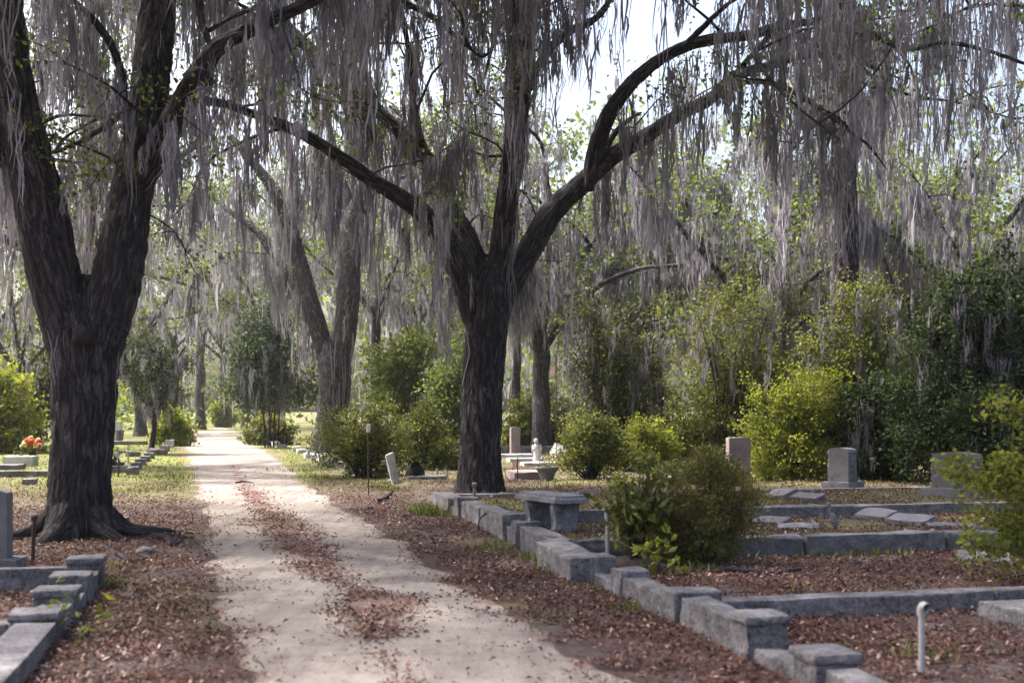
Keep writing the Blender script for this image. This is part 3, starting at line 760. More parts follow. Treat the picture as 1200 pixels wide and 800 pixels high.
limb(to, TL, [(340, 265, .4, 9), (348, 230, 0, 9), (342, 180, -.6, 7), (330, 120, -1, 5)], TD, .8, 1.2, 'oak_far', 16, .1, .02, 56)
limb(to, TL, [(420, 245, -.3, 10), (445, 220, -1, 9), (480, 205, -2, 6), (520, 200, -3, 4)], TD, .9, 1.2, 'oak_far', 16, .1, .02, 57)
dress(to, TL, 303, sec_per_m=.9, moss_per_m=3.6, moss_len=(.6, 4.2), moss_w=.3, moss_strands=18, moss_wid=.023, moss_mat='moss_pale', leaf_per=18, leaf_size=.11, leaf_sig=.45, leaf_mat='farleaf')

# pine trunk on the right
pd_ = 28.0; pxw = (990 - 600) / F * pd_
pn = thing("pine_tree", "tall straight pine trunk with plated bark rising behind the right shrubs", "tree", (pxw, pd_, gzs(pxw, pd_)))
tr, rr = px_limb([(991, 575, 0, 40), (991, 540, 0, 37), (991, 450, 0, 34), (990, 345, 0, 33), (989, 200, 0, 30), (988, 60, 0, 28), (988, -120, 0, 25), (990, -330, 0, 18), (992, -450, 0, 8)], pd_)
tube_obj("trunk", tr, rr, M['pine'], pn, 64, .05, .045, 61)
PL = []
for k in range(9):
    r = rs(900 + k); a = r.uniform(0, 6.28); q, r_ = grow(r, P(989, -150 - 32 * k, pd_), (math.cos(a), math.sin(a), .25), r.uniform(2, 3.5), .06, 6, .05, .3)
    tube_obj("limb", q, r_, M['pine'], pn, 8, .3); PL.append((q, r_, 1.2, .5))
for k in range(5):
    r = rs(950 + k); a = r.uniform(3.3, 6.0); q, r_ = grow(r, P(989, 20 + 30 * k, pd_), (math.cos(a), math.sin(a), .1), r.uniform(.8, 1.6), .03, 5, 0, .3)
    tube_obj("limb", q, r_, M['pine'], pn, 6, .3); PL.append((q, r_, .8, 3.0))
dress(pn, PL, 404, sec_per_m=1.2, moss_per_m=5, moss_len=(.5, 2.2), moss_w=.2, moss_strands=20, moss_wid=.014, leaf_per=30, leaf_size=.14, leaf_sig=.3, leaf_mat='darkleaf')

BG = [  # label, px, d, H, radius, kw
 ("slim grey trunk standing just right of the spreading oak", 605, 50, 15, .19, dict(fork=.62, n_limb=5, leaf=.8)),
 ("thick dark trunk draped in moss behind the slim grey one", 634, 42, 14, .32, dict(fork=.34, n_limb=7, moss=2.0, leaf=.8)),
 ("slender dark trunk behind the azalea, right of the twin-stemmed oak", 441, 52, 15, .24, dict(fork=.45, n_limb=5)),
 ("lone grey trunk at the far bend of the sandy path", 235, 98, 24, .38, dict(fork=.42, n_limb=7, lsize=.16)),
 ("mossy oak behind the tall shrubs, midway between spreading oak and pine", 770, 44, 14, .3, dict(fork=.28, n_limb=8, moss=2.4, leaf=.7)),
 ("moss-curtained oak just left of the pine trunk", 900, 40, 14, .3, dict(fork=.3, n_limb=8, moss=2.4, leaf=.7)),
 ("moss-curtained oak just right of the pine trunk", 1075, 38, 13, .3, dict(fork=.3, n_limb=8, moss=2.6, leaf=.7)),
 ("mossy oak at the far right edge behind the dark evergreen", 1185, 36, 13, .3, dict(fork=.3, n_limb=8, moss=2.6, leaf=.7)),
 ("grey mossy oak far behind the small white statue", 700, 56, 17, .3, dict(fork=.3, n_limb=8, moss=2.2, leaf=.7)),
 ("grey mossy oak far behind the bright yellow-green shrub", 845, 60, 18, .3, dict(fork=.3, n_limb=8, moss=2.0, leaf=.8)),
 ("distant oak seen between the pine and the right edge", 1010, 58, 18, .3, dict(fork=.3, n_limb=8, moss=2.0, leaf=.8)),
 ("distant oak at the right edge, behind the nearer mossy one", 1160, 60, 18, .3, dict(fork=.3, n_limb=8, moss=2.0, leaf=.8)),
 ("leafy oak far behind the spreading oak's trunk", 545, 66, 19, .3, dict(fork=.3, n_limb=8)),
 ("pale green oak behind the dark evergreen left of the twin stems", 305, 66, 18, .3, dict(fork=.32, n_limb=8, leaf=1.4)),
 ("pale green oak seen through the fork of the left foreground oak", 165, 72, 20, .34, dict(fork=.3, n_limb=6, leaf=.55)),
 ("small oak with bent grey limbs left of the big forked trunk", 28, 50, 13, .24, dict(fork=.28, n_limb=5, leaf=.55)),
 ("mossy oak behind the white monument at left", 95, 78, 20, .32, dict(fork=.3, n_limb=6, leaf=.55)),
 ("thin oak left of the far bend in the path", 205, 82, 19, .26, dict(fork=.35, n_limb=5, leaf=.55)),
 ("far oak right of the path's vanishing end", 288, 108, 25, .34, dict(fork=.35, n_limb=7, lsize=.16)),
 ("far oak above the bright round shrub at the path's end", 262, 125, 28, .34, dict(fork=.35, n_limb=7, lsize=.18)),
 ("grey oak behind the azalea and left of the spreading oak", 490, 58, 17, .26, dict(fork=.34, n_limb=7)),
 ("moss-curtained oak directly behind the left foreground oak", 88, 33, 17, .3, dict(fork=.36, n_limb=11, moss=2.0, leaf=1.3, lsize=.075)),
 ("moss-hung oak at the left picture edge far behind the lawn", -30, 66, 18, .3, dict(fork=.3, n_limb=7)),
]
for k, (lb, px, d, H, rad, kw) in enumerate(BG):
    bg_tree(lb, px, d, H, rad, 500 + 13 * k, **kw)

# a far-off wood closing the view, and an unseen leaf belt added to block light
def far_wood_and_shade_belt():
    r = rs(4242); cs, cl = [], []
    for k in range(1500):
        px = r.uniform(-250, 1450); d = r.uniform(70, 165)
        x = (px - 600) / F * d
        if 205 < px < 300 and d < 135: continue
        if px < 330 and d < 90: continue
        h = r.uniform(.3, 1) ** 1.5 * 22 if px > 330 else r.uniform(0, 1) ** 2 * 14
        c = np.array([x, d, h]) + r.normal(0, 1, (5, 3)) * np.array([2.0, 2, 1.0]); c[:, 2] = np.abs(c[:, 2])
        cs.append(c)
        if h > 4: cl += [[q[0], q[1], q[2], r.uniform(1.5, 4.5), .7] for q in c[:3]]
    for k in range(700):  # unseen leaf clusters behind and beside the camera, added to block frontal light
        a = r.uniform(-.62, math.pi + .62) + math.pi; q = r.uniform(34, 75)
        x, y = q * math.cos(a), q * math.sin(a)
        if abs(x + .23 * y) < 5: continue
        h = r.uniform(0, 1) ** .8 * 18
        cs.append(np.array([x, y, h]) + r.normal(0, 1, (5, 3)) * np.array([2.0, 2, 1.0]))
    o = foliage("distant_wood_and_shade_belt", np.concatenate(cs), 8, .9, .56, M['farleaf'], None, 4243); tag(o, "hazy far-off wood behind all the trees, plus an unseen belt added to block light", "wood")
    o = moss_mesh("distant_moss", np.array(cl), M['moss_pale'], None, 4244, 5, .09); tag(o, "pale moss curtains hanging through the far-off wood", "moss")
far_wood_and_shade_belt()

# ------------------------------------------------------------------ shrubs
def shrub(label, px0, px1, py0, py1, d, mat, n_cl=160, per=40, lsize=.05, sig=.12, seed=1, name="shrub", cat="shrub", dep=.8, lobes=15, moss=0, moss_mat='moss', zb=.25, width=.3, top=True, group=None, core=.55, rl=.33, moss_len=(.3, 1.4), lift=0):
    r = rs(seed)
    a = P((px0 + px1) / 2, py1, d); b = P((px0 + px1) / 2, py0, d)
    x, y = a[0], d; z0 = gzs(x, y); zt = b[2]
    rx = (px1 - px0) / 2 * d / F; H = max(zt - z0, .3); n_cl = int(n_cl * (.88 if d < 38 else .6)); lsize *= 1.3 if d < 38 else 1.6; core = max(core, .68)
    th = thing(name, label, cat, (x, y, z0), group)
    C, T = [], []
    lob = []
    for k in range(lobes):
        ang = r.uniform(0, 6.28); q = math.sqrt(r.uniform(0, 1))
        lx, ly = math.cos(ang) * q * (1 - rl), math.sin(ang) * q * (1 - rl)
        hmax = (1 - rl * .5) * math.sqrt(max(0.05, 1 - .75 * q * q))
        lz = r.uniform(.25, 1) * hmax if k else hmax
        lob.append((lx, ly, lz * (1 - rl * .55)))
    for k in range(n_cl):
        lx, ly, lz = lob[r.integers(lobes)]
        v = r.normal(0, 1, 3); v /= np.linalg.norm(v)
        q = rl * (r.uniform(core, 1.06) * r.uniform(.85, 1.1) if r.uniform() > .13 else r.uniform(1.1, 1.5))
        p = np.array([x + (lx + v[0] * q) * rx, y + (ly + v[1] * q) * rx * dep, z0 + max(.02, (lz + v[2] * q * .62) * H)])
        C.append(p)
    C = np.array(C)
    if lift: C = C[C[:, 2] - z0 > lift * H]; n_cl = len(C)
    lox, hix = np.percentile(C[:, 0], [1.5, 98.5]); hiz = np.percentile(C[:, 2], 98.5)
    xa, xb = (px0 - 600) / F * d, (px1 - 600) / F * d
    C[:, 0] = xa + (C[:, 0] - lox) / (hix - lox) * (xb - xa); C[:, 2] = z0 + (C[:, 2] - z0) * max(zt - z0, .3) / (hiz - z0)
    H = max(zt - z0, .3); x = (xa + xb) / 2
    out = (C - np.array([x, y, z0 + .45 * H])) / np.array([rx, rx, H]) + np.array([0, 0, .45]) + r.normal(0, .45, C.shape); out = unit(out)
    stp = sig * 1.3 * r.uniform(.4, 1.3, len(C))[:, None]
    C = np.concatenate([C - out * stp * k_ for k_ in (0, 1, 2)]); n_cl = len(C); per = max(8, per // 3); sig *= .62
    C[:, 2] = np.maximum(C[:, 2], z0 + .03)
    hh = (C[:, 2] - z0) / H
    ct = np.clip(np.tile(r.uniform(0, 1, n_cl // 3), 3) * .8 + .2 * n2(C[:, 0], C[:, 2], 2 / max(H, .5), seed % 90), 0, 1)
    stems = []
    for k in range(9 if lift else min(26, n_cl // 5)):
        e = C[r.integers(n_cl)]
        s0 = np.array([x + r.normal(0, .10) * rx, y + r.normal(0, .10) * rx, z0 - .05])
        m1 = s0 * .55 + e * .45 + np.array([0, 0, .12 * H]) + r.normal(0, .04, 3) * rx
        stems.append((np.array([s0, (s0 + m1) / 2 + r.normal(0, .02, 3), m1, e]), np.array([.02, .016, .012, .004]) * (1 + H * (.12 if lift else .3))))
    join_tubes("stems", stems, M['twig'], th, 5)
    foliage("leaves", C, per, sig, lsize, M[mat], th, seed + 5, width, zb, .75, .4, ct)
    if moss:
        k = int(moss); id_ = r.integers(0, n_cl, k * 3); id_ = id_[hh[id_] > .45][:k]
        mp = C[id_]; k = len(mp)
        ln = np.minimum(r.uniform(moss_len[0], moss_len[1], k), mp[:, 2] - z0 - .05)
        moss_mesh("hanging_moss", np.column_stack([mp[:, 0], mp[:, 1] - .15, mp[:, 2], ln, np.full(k, .16)]), M[moss_mat], th, seed + 9, 20, .013)
    return th

SH = [
 ("sunlit yellow-green shrub at the left picture edge", -40, 50, 432, 536, 43, 'bright', dict(n_cl=300, per=40, lsize=.11, sig=.28)),
 ("darker olive shrub behind the sunlit one at left edge", 10, 75, 408, 520, 52, 'olive', dict(n_cl=220, lsize=.12, sig=.3)),
 ("light green shrub beside the path's left kerb row", 182, 226, 482, 524, 52, 'bright', dict(n_cl=130, lsize=.11, sig=.2)),
 ("round sunlit shrub at the path's vanishing end", 249, 277, 473, 496, 112, 'bright', dict(n_cl=130, lsize=.2, sig=.3)),
 ("dense green shrub right of the far path", 288, 345, 486, 520, 54, 'azalea', dict(n_cl=170, lsize=.11, sig=.22)),
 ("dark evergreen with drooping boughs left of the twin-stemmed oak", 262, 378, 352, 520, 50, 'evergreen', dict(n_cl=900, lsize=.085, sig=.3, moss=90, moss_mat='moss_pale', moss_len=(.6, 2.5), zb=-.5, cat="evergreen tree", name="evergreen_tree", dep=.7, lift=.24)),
 ("broad azalea bush beside the path in front of the twin-stemmed oak", 372, 478, 474, 560, 27, 'azalea', dict(n_cl=330, per=42, lsize=.055, sig=.13)),
 ("azalea bush close left of the spreading oak's trunk", 455, 545, 472, 556, 30, 'azalea', dict(n_cl=280, per=42, lsize=.06, sig=.14)),
 ("wide azalea hedge behind the white statue", 588, 684, 458, 528, 46, 'azalea', dict(n_cl=320, lsize=.09, sig=.2)),
 ("olive-green bush right of the concrete planter", 652, 735, 486, 566, 25, 'azalea', dict(n_cl=300, per=40, lsize=.05, sig=.12)),
 ("bright yellow-green low bush behind the leafy sapling", 705, 792, 492, 548, 29, 'bright', dict(n_cl=280, lsize=.06, sig=.13)),
 ("green bush between the yellow-green bush and the pink headstone", 775, 862, 466, 540, 31, 'azalea', dict(n_cl=300, lsize=.065, sig=.15)),
 ("large bright yellow-green shrub left of the granite headstone", 868, 990, 440, 562, 24.5, 'bright', dict(n_cl=560, per=44, lsize=.055, sig=.13)),
 ("tall grey-green shrub hung with moss behind the planter", 662, 770, 352, 500, 33, 'olive', dict(n_cl=480, lsize=.075, sig=.2, moss=60, moss_mat='moss_pale')),
 ("tall leafy shrub with bare stems in the middle of the thicket", 778, 930, 340, 520, 31, 'azalea', dict(n_cl=560, lsize=.07, sig=.19, moss=50, moss_mat='moss_pale', core=.7)),
 ("tall yellow-tipped shrub in front of the pine trunk", 930, 1075, 334, 548, 26, 'azalea', dict(n_cl=620, lsize=.06, sig=.17, moss=40)),
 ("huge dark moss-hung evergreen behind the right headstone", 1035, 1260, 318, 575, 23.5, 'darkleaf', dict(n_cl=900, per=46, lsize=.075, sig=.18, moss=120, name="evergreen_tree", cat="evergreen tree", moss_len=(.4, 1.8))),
 ("low olive bush with reddish tips behind the leafy sapling's right side", 762, 886, 534, 655, 11.8, 'feather', dict(n_cl=640, per=46, lsize=.031, sig=.065, zb=.9, width=.2)),
 ("dark low shrub below the thicket beside the pink headstone", 800, 866, 530, 562, 23.0, 'olive', dict(n_cl=160, lsize=.06, sig=.14)),
 ("dark-leaved bush added as the deep shade behind the portrait headstone", 984, 1066, 452, 566, 24.2, 'darkleaf', dict(n_cl=420, per=44, lsize=.07, sig=.16, moss=30)),  # added bush; its dark leaves stand for the shade in the gap
 ("shadowy dark bush behind the right end of the wide headstone", 1120, 1215, 470, 575, 22.2, 'darkleaf', dict(n_cl=380, per=44, lsize=.07, sig=.16, moss=24)),  # second added bush, dark leaf colour in place of deep shade
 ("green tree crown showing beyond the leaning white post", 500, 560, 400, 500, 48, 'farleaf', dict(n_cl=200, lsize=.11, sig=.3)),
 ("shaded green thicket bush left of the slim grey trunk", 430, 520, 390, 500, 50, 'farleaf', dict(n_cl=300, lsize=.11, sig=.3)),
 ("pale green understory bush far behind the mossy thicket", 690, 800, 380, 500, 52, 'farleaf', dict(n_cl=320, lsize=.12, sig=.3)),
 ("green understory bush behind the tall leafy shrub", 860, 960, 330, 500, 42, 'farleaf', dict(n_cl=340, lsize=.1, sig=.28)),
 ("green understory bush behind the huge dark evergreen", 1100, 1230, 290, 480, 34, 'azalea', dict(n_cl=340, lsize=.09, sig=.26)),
]
for k, (lb, a, b, c, e, d, mt_, kw) in enumerate(SH):
    shrub(lb, a, b, c, e, d, mt_, seed=3000 + 31 * k, **kw)

# small tree with moss on the left of the path
sd_ = 42.0
st = thing("oak_tree", "small dark-leaved oak hung with moss beside the left kerb row", "tree", ((178 - 600) / F * sd_, sd_, 0))
q, r_ = px_limb([(176, 534, 0, 8), (179, 515, 0, 7), (181, 495, 0, 6), (178, 475, 0, 5)], sd_)
tube_obj("trunk", q, r_, M['oak'], st, 14, .1, .01, 70)
SL = []
for k, pts in enumerate([[(179, 490, 0, 5), (165, 460, .3, 5), (150, 430, .6, 4), (140, 400, .8, 2)], [(180, 485, 0, 5), (190, 455, -.2, 4), (205, 425, -.4, 3), (218, 405, -.6, 2)], [(178, 478, 0, 4), (176, 440, .1, 4), (172, 395, .2, 2)]]):
    limb(st, SL, pts, sd_, 2.2, 1.8, 'oak', 10, .1, .01, 71 + k)
dress(st, SL, 707, sec_per_m=2.0, sec_len=(.6, 1.4), moss_per_m=6, moss_len=(.3, 1.6), moss_w=.2, moss_strands=16, moss_wid=.018, moss_mat='moss_pale', leaf_per=34, leaf_size=.1, leaf_sig=.24, leaf_mat='darkleaf')

# leafy sapling in front of the olive bush, and the branch reaching in from the right
def broad_plant(label, name, cat, base, stems, mat, per, lsize, sig, seed, width=.3, rad=.012):
    r = rs(seed); th = thing(name, label, cat, base)
    tubes, C = [], []
    for pts in stems:
        pts = np.array(pts); tubes.append((pts, np.linspace(rad, rad * .3, len(pts))))
        q, _ = along(pts, max(3, int(length_of(pts) * 9)), r, .42, 1)
        for a in q:
            tp, tr = grow(r, a, r.normal(0, 1, 3) + np.array([0, 0, .2]), r.uniform(.10, .28), rad * .3, 4, 0, .3, .15)
            tubes.append((tp, tr)); C.append(along(tp, 2, r, .3, 1)[0])
    join_tubes("stems", tubes, M['twig'], th, 6)
    foliage("leaves", np.concatenate(C), per, sig, lsize, M[mat], th, seed + 1, width, -.1, .8, .4)
    return th
b0 = (G(744, 664)[0], 11.5, gzs(1.1, 11.5))
stems = []
r = rs(88)
for k in range(11):
    tx, ty = r.uniform(720, 786), r.uniform(532, 595)
    e = P(tx, ty, 11.5 + r.uniform(-.3, .3))
    s0 = np.array(b0) + r.normal(0, .03, 3) * np.array([1, 1, 0])
    stems.append([s0, s0 * .6 + e * .4 + np.array([0, 0, .1]), s0 * .25 + e * .75 + np.array([0, 0, .05]), e])
broad_plant("broad-leaved green sapling beside the short white standpipe", "sapling", "sapling", b0, stems, 'azalea', 6, .10, .06, 881, .26)
b1 = (5.6, 11.2, gzs(5.6, 11.2))
stems = []
for k, (tx, ty, dd) in enumerate([(1118, 548, -.5), (1112, 560, -.3), (1130, 600, -.4), (1135, 640, -.6), (1150, 570, -.1), (1165, 540, .2), (1170, 472, .1), (1160, 480, 0), (1190, 520, .2), (1178, 610, -.2), (1195, 585, 0), (1150, 620, -.5), (1145, 545, -.3), (1190, 640, -.3), (1205, 475, .3)]):
    e = P(tx, ty, 10.6 + dd); s0 = np.array(b1)
    m_ = P(1225, ty + 20, 10.9)
    stems.append([s0, s0 * .5 + m_ * .5, m_, m_ * .45 + e * .55 + np.array([0, 0, .05]), e])
broad_plant("yellow-green leafy branches of a shrub reaching in from the right edge", "shrub", "shrub", b1, stems, 'bright', 12, .055, .06, 882, .28, .01)
b2 = (G(768, 672)[0], 10.9, gzs(1.3, 10.9))
stems = [[np.array(b2), np.array(b2) + np.array([dx * .5, 0, h * .6]), np.array(b2) + np.array([dx, dy, h])] for dx, dy, h in ((-.08, 0, .28), (.1, .05, .34), (.02, -.1, .2), (.16, 0, .2), (-.15, -.05, .15))]
broad_plant("small light green seedling at the foot of the leafy sapling", "seedling", "seedling", b2, stems, 'bright', 4, .085, .035, 883, .25, .005)
b3 = (KL(-2.3, .28)[0], KL(-2.3, .28)[1], 0)
stems = [[np.array(b3), np.array(b3) + np.array([dx * .5, dy * .5, h]), np.array(b3) + np.array([dx, dy, h * .95])] for dx, dy, h in ((-.25, .0, .16), (.15, -.1, .10), (-.05, -.2, .2), (.1, .1, .16))]
broad_plant("bright green vine sprig over the left foreground kerb", "vine", "vine", b3, stems, 'bright', 1, .10, .03, 884, .3, .004)
b4 = G(1040, 562, .1); b4 = (b4[0], 20.5, gzs(b4[0], 20.5))
stems = [[np.array(b4), np.array(b4) + np.array([dx * .5, 0, h * .6]), np.array(b4) + np.array([dx, 0, h])] for dx, h in ((-.05, .45), (.1, .3), (.2, .4), (-.2, .3))]
broad_plant("small bright green seedling between the two granite headstones", "seedling", "seedling", b4, stems, 'bright', 6, .08, .05, 885, .28, .006)

# ------------------------------------------------------------------ stone plots, right of the path
def kblk(th, name, u0, u1, v0, v1, h, mat='kerb', side=K, bev=.014, tilt=(0, 0), sink=.12, rough=.005, zb=None, dz=0):
    c = side((u0 + u1) / 2, (v0 + v1) / 2)
    z = (0 if zb is None else zb) - sink + dz
    return block(name, (c[0], c[1], z), (v1 - v0, u1 - u0, h + sink), KROT, M[mat], th, bev, tilt, rough)
def kthing(label, u, v, side=K, name="plot_edging", cat="kerb", group="stone kerbs round the grave plots"):
    x, y = side(u, v); return thing(name, label, cat, (x, y, 0), group)
def post(th, u, v, s, h, side=K, mat='kerb', name="post"):
    kblk(th, name, u, u + s, v, v + s, h - .045, mat, side, .012)
    c = side(u + s / 2, v + s / 2)
    return block("post_cap", (c[0], c[1], h - .047), (s + .03, s + .03, .055), KROT, M[mat], th, .02, (0, 0), .003)

t = kthing("nearest plot kerb at bottom right, with a capped corner post cut by the frame", -.3, 0)
post(t, 0, 0, .27, .19)
kblk(t, "rail", -2.6, -.01, .05, .24, .12)
kblk(t, "link", .285, .84, .03, .22, .07)
t = kthing("plot kerb with two capped posts and a long rail under the tall standpipe", 1.2, 0)
post(t, .86, -.01, .28, .25)
kblk(t, "rail", 1.15, 2.08, .03, .25, .19)
kblk(t, "corner_block", 2.10, 2.40, -.01, .36, .22)
kblk(t, "cross_rail", 2.16, 2.35, .37, 2.6, .14)
kblk(t, "cross_rail", 2.165, 2.355, 2.61, 5.6, .145)
t = kthing("low plot kerb between the sapling and the long cross rail", 2.9, 0)
kblk(t, "rail", 2.42, 3.36, .02, .22, .16)
kblk(t, "post", 3.37, 3.60, .0, .26, .21)
kblk(t, "link", 3.61, 4.22, .03, .25, .08)
t = kthing("loose kerb block tilted towards the path beside the white standpipe", 4.8, -.1, name="kerb_block", cat="kerb block")
kblk(t, "block", 4.22, 5.45, -.16, .12, .25, tilt=(.03, -.10), dz=-.01)
kblk(t, "end_piece", 4.20, 4.50, -.02, .22, .23, tilt=(.02, .04))
t = kthing("plot kerb with a rough rock-faced front in front of the stone bench", 5.7, 0)
kblk(t, "rail", 5.60, 6.93, .0, .24, .23)
post_ = kblk(t, "post", 6.95, 7.18, -.04, .26, .28)
kblk(t, "link", 7.19, 7.72, .03, .22, .17)
for v0, v1 in ((.25, 1.3), (1.31, 2.75), (2.76, 4.4), (4.41, 6.2), (6.21, 8.5)):
    kblk(t, "cross_rail", 5.60, 5.84, v0, v1, .205, 'granite_rough', rough=.012, bev=.02)
t = kthing("plot kerb behind the stone bench with long smooth rails", 7.9, 0)
kblk(t, "corner_block", 7.74, 8.05, -.02, .32, .30)
kblk(t, "rail", 8.06, 9.3, .02, .25, .28); kblk(t, "rail", 9.31, 10.62, .02, .25, .25)
kblk(t, "post", 10.64, 10.92, -.03, .28, .29)
for v0, v1 in ((.33, 2.0), (2.01, 4.1), (4.11, 6.3), (6.31, 9.0)):
    kblk(t, "cross_rail", 7.80, 7.99, v0, v1, .325)
t = kthing("farthest plot kerb at the foot of the spreading oak", 12.4, 0)
kblk(t, "link", 10.95, 11.5, .03, .22, .12)
kblk(t, "block", 11.52, 13.0, -.02, .28, .22)
for v0, v1 in ((.29, 2.4), (2.41, 4.6), (4.61, 6.8), (6.81, 9.2)):
    kblk(t, "back_rail", 13.0, 13.18, v0, v1, .17)

# left foreground plot
t = kthing("left foreground plot kerb with stepped posts near the rusty rod", -1, 0, KL)
post(t, -.13, -.14, .28, .27, KL)
kblk(t, "cross_rail", -.10, .08, -3.2, -.15, .19, side=KL)
kblk(t, "rail", -.72, -.14, -.10, .12, .17, side=KL)
kblk(t, "end_block", -1.02, -.73, -.16, .14, .25, side=KL)
kblk(t, "link", -1.40, -1.03, -.08, .12, .12, side=KL)
post(t, -1.70, -.16, .29, .23, KL)
t = kthing("nearest left plot kerb cut by the bottom-left corner of the frame", -2.4, 0, KL)
kblk(t, "rail", -2.22, -1.71, -.10, .12, .15, side=KL)
post(t, -2.52, -.17, .29, .20, KL)
kblk(t, "rail", -5.2, -2.53, -.13, .12, .15, side=KL)
kblk(t, "cross_rail", -2.46, -2.28, -2.4, -.18, .14, side=KL)

# bench
bd = 13.55; bX = (646 - 600) / F * bd; bz = gzs(bX, bd)
be = thing("bench", "grey concrete garden bench with scrolled legs standing inside the plot", "bench", (bX, bd, bz))
ang = math.radians(-62)
def scroll_leg(off):
    bm = bmesh.new()
    prof = [(-.15, 0), (.15, 0), (.165, .05), (.135, .08), (.125, .15), (.15, .22), (.17, .28), (.165, .34), (.12, .365), (-.12, .365), (-.165, .34), (-.17, .28), (-.15, .22), (-.125, .15), (-.135, .08), (-.165, .05)]
    for sgn in (-1, 1):
        pass
    a = [bm.verts.new((-.055, p, z)) for p, z in prof]; b = [bm.verts.new((.055, p, z)) for p, z in prof]
    bm.faces.new(a); bm.faces.new(b[::-1])
    n = len(prof)
    for k in range(n): bm.faces.new((a[k], a[(k + 1) % n], b[(k + 1) % n], b[k]))
    bmesh.ops.bevel(bm, geom=list(bm.edges), offset=.012, segments=2, affect='EDGES')
    # carved scroll bosses and flutes on the faces
    for sx in (-1, 1):
        for py_, pz_, rr_ in ((-.10, .29, .05), (.10, .29, .05), (-.09, .07, .04), (.09, .07, .04), (0, .2, .045), (0, .32, .035)):
            m = bmesh.ops.create_icosphere(bm, subdivisions=2, radius=rr_)
            for v in m['verts']: v.co = Vector((v.co.x * .5 + sx * .055, v.co.y + py_, v.co.z * 1.15 + pz_))
    bm.transform(Matrix.Translation((bX, bd, bz - .02)) @ Matrix.Rotation(ang, 4, 'Z') @ Matrix.Translation((off, 0, 0)))
    return bm_obj("leg", bm, M['bench'], be)
scroll_leg(-.30); scroll_leg(.30)
bm = bmesh.new(); bmesh.ops.create_cube(bm, size=1)
for v in bm.verts: v.co = Vector((v.co.x * 1.02, v.co.y * .44, v.co.z * .08))
bmesh.ops.bevel(bm, geom=[e for e in bm.edges if abs(e.verts[0].co.z - e.verts[1].co.z) > .01], offset=.05, segments=3, affect='EDGES')
bmesh.ops.bevel(bm, geom=[e for e in bm.edges if e.verts[0].co.z > 0 and e.verts[1].co.z > 0], offset=.035, segments=3, affect='EDGES')
for v in bm.verts: v.co += Vector(RB.normal(0, .0015, 3))
bm.transform(Matrix.Translation((bX, bd, bz + .375)) @ Matrix.Rotation(ang, 4, 'Z'))
bm_obj("seat", bm, M['bench'], be)

# headstones
def headstone(label, px0, px1, py0, pyb, d, thick, mat, crown=.06, rotz=0, base=True, rough_side=True, oval=False, group="upright headstones"):
    x = ((px0 + px1) / 2 - 600) / F * d; z = gzs(x, d); wdt = (px1 - px0) / F * d
    top = CAMZ - (py0 - HOR) / F * d
    th = thing("headstone", label, "headstone", (x, d, z), group)
    bh = .13 if base else 0
    if base: block("base", (x, d, z - .08), (wdt * 1.45, thick * 1.9, bh + .08), rotz, M['granite'], th, .012, (0, 0), .004, taper=.95)
    Hs = top - z - bh
    bm = bmesh.new()
    n = 14; prof = [(-wdt / 2, 0)] + [(-wdt / 2 + wdt * k / n, Hs - crown + crown * math.sin(math.pi * k / n) ** .8) for k in range(n + 1)] + [(wdt / 2, 0)]
    a = [bm.verts.new((p, -thick / 2, q)) for p, q in prof]; b = [bm.verts.new((p, thick / 2, q)) for p, q in prof]
    bm.faces.new(a); bm.faces.new(b[::-1]); N = len(prof)
    for k in range(N): bm.faces.new((a[k], a[(k + 1) % N], b[(k + 1) % N], b[k]))
    bmesh.ops.bevel(bm, geom=[e for e in bm.edges if e.calc_length() > .02], offset=.006, segments=1, affect='EDGES')
    T = Matrix.Translation((x, d, z + bh - .005)) @ Matrix.Rotation(rotz, 4, 'Z')
    bm.transform(T)
    tb = bm_obj("tablet", bm, M[mat], th)
    if rough_side:
        for sx in (1, -1):
            bm = bmesh.new(); bmesh.ops.create_grid(bm, x_segments=8, y_segments=18, size=.5)
            for v in bm.verts:
                e = min(.5 - abs(v.co.x), .5 - abs(v.co.y))
                v.co = Vector((sx * (wdt / 2 - .004 + (.02 + RB.uniform(-.012, .022)) * (1 if e > .02 else 0)), v.co.x * thick * .99, (v.co.y + .5) * (Hs - crown - .01)))
            bm.transform(T); bm_obj("rock_faced_side", bm, M['granite_rough'], th)
    if oval:
        bm = bmesh.new(); bmesh.ops.create_cone(bm, cap_ends=True, segments=24, radius1=.034, radius2=.032, depth=.012)
        bm.transform(T @ Matrix.Translation((-wdt * .02, -thick / 2 - .004, Hs * .80)) @ Matrix.Rotation(math.pi / 2, 4, 'X') @ Matrix.Diagonal((1, 1.5, 1, 1)))
        bm_obj("oval_portrait", bm, M['marble'], tb)
        bm = bmesh.new(); bmesh.ops.create_cone(bm, cap_ends=True, segments=20, radius1=.018, radius2=.018, depth=.006)
        bm.transform(T @ Matrix.Translation((-wdt * .02, -thick / 2 - .009, Hs * .78)) @ Matrix.Rotation(math.pi / 2, 4, 'X') @ Matrix.Diagonal((1, 1.5, 1, 1)))
        bm_obj("portrait_figure", bm, M['granite_rough'], tb)
    return th, T, wdt, Hs, thick, tb
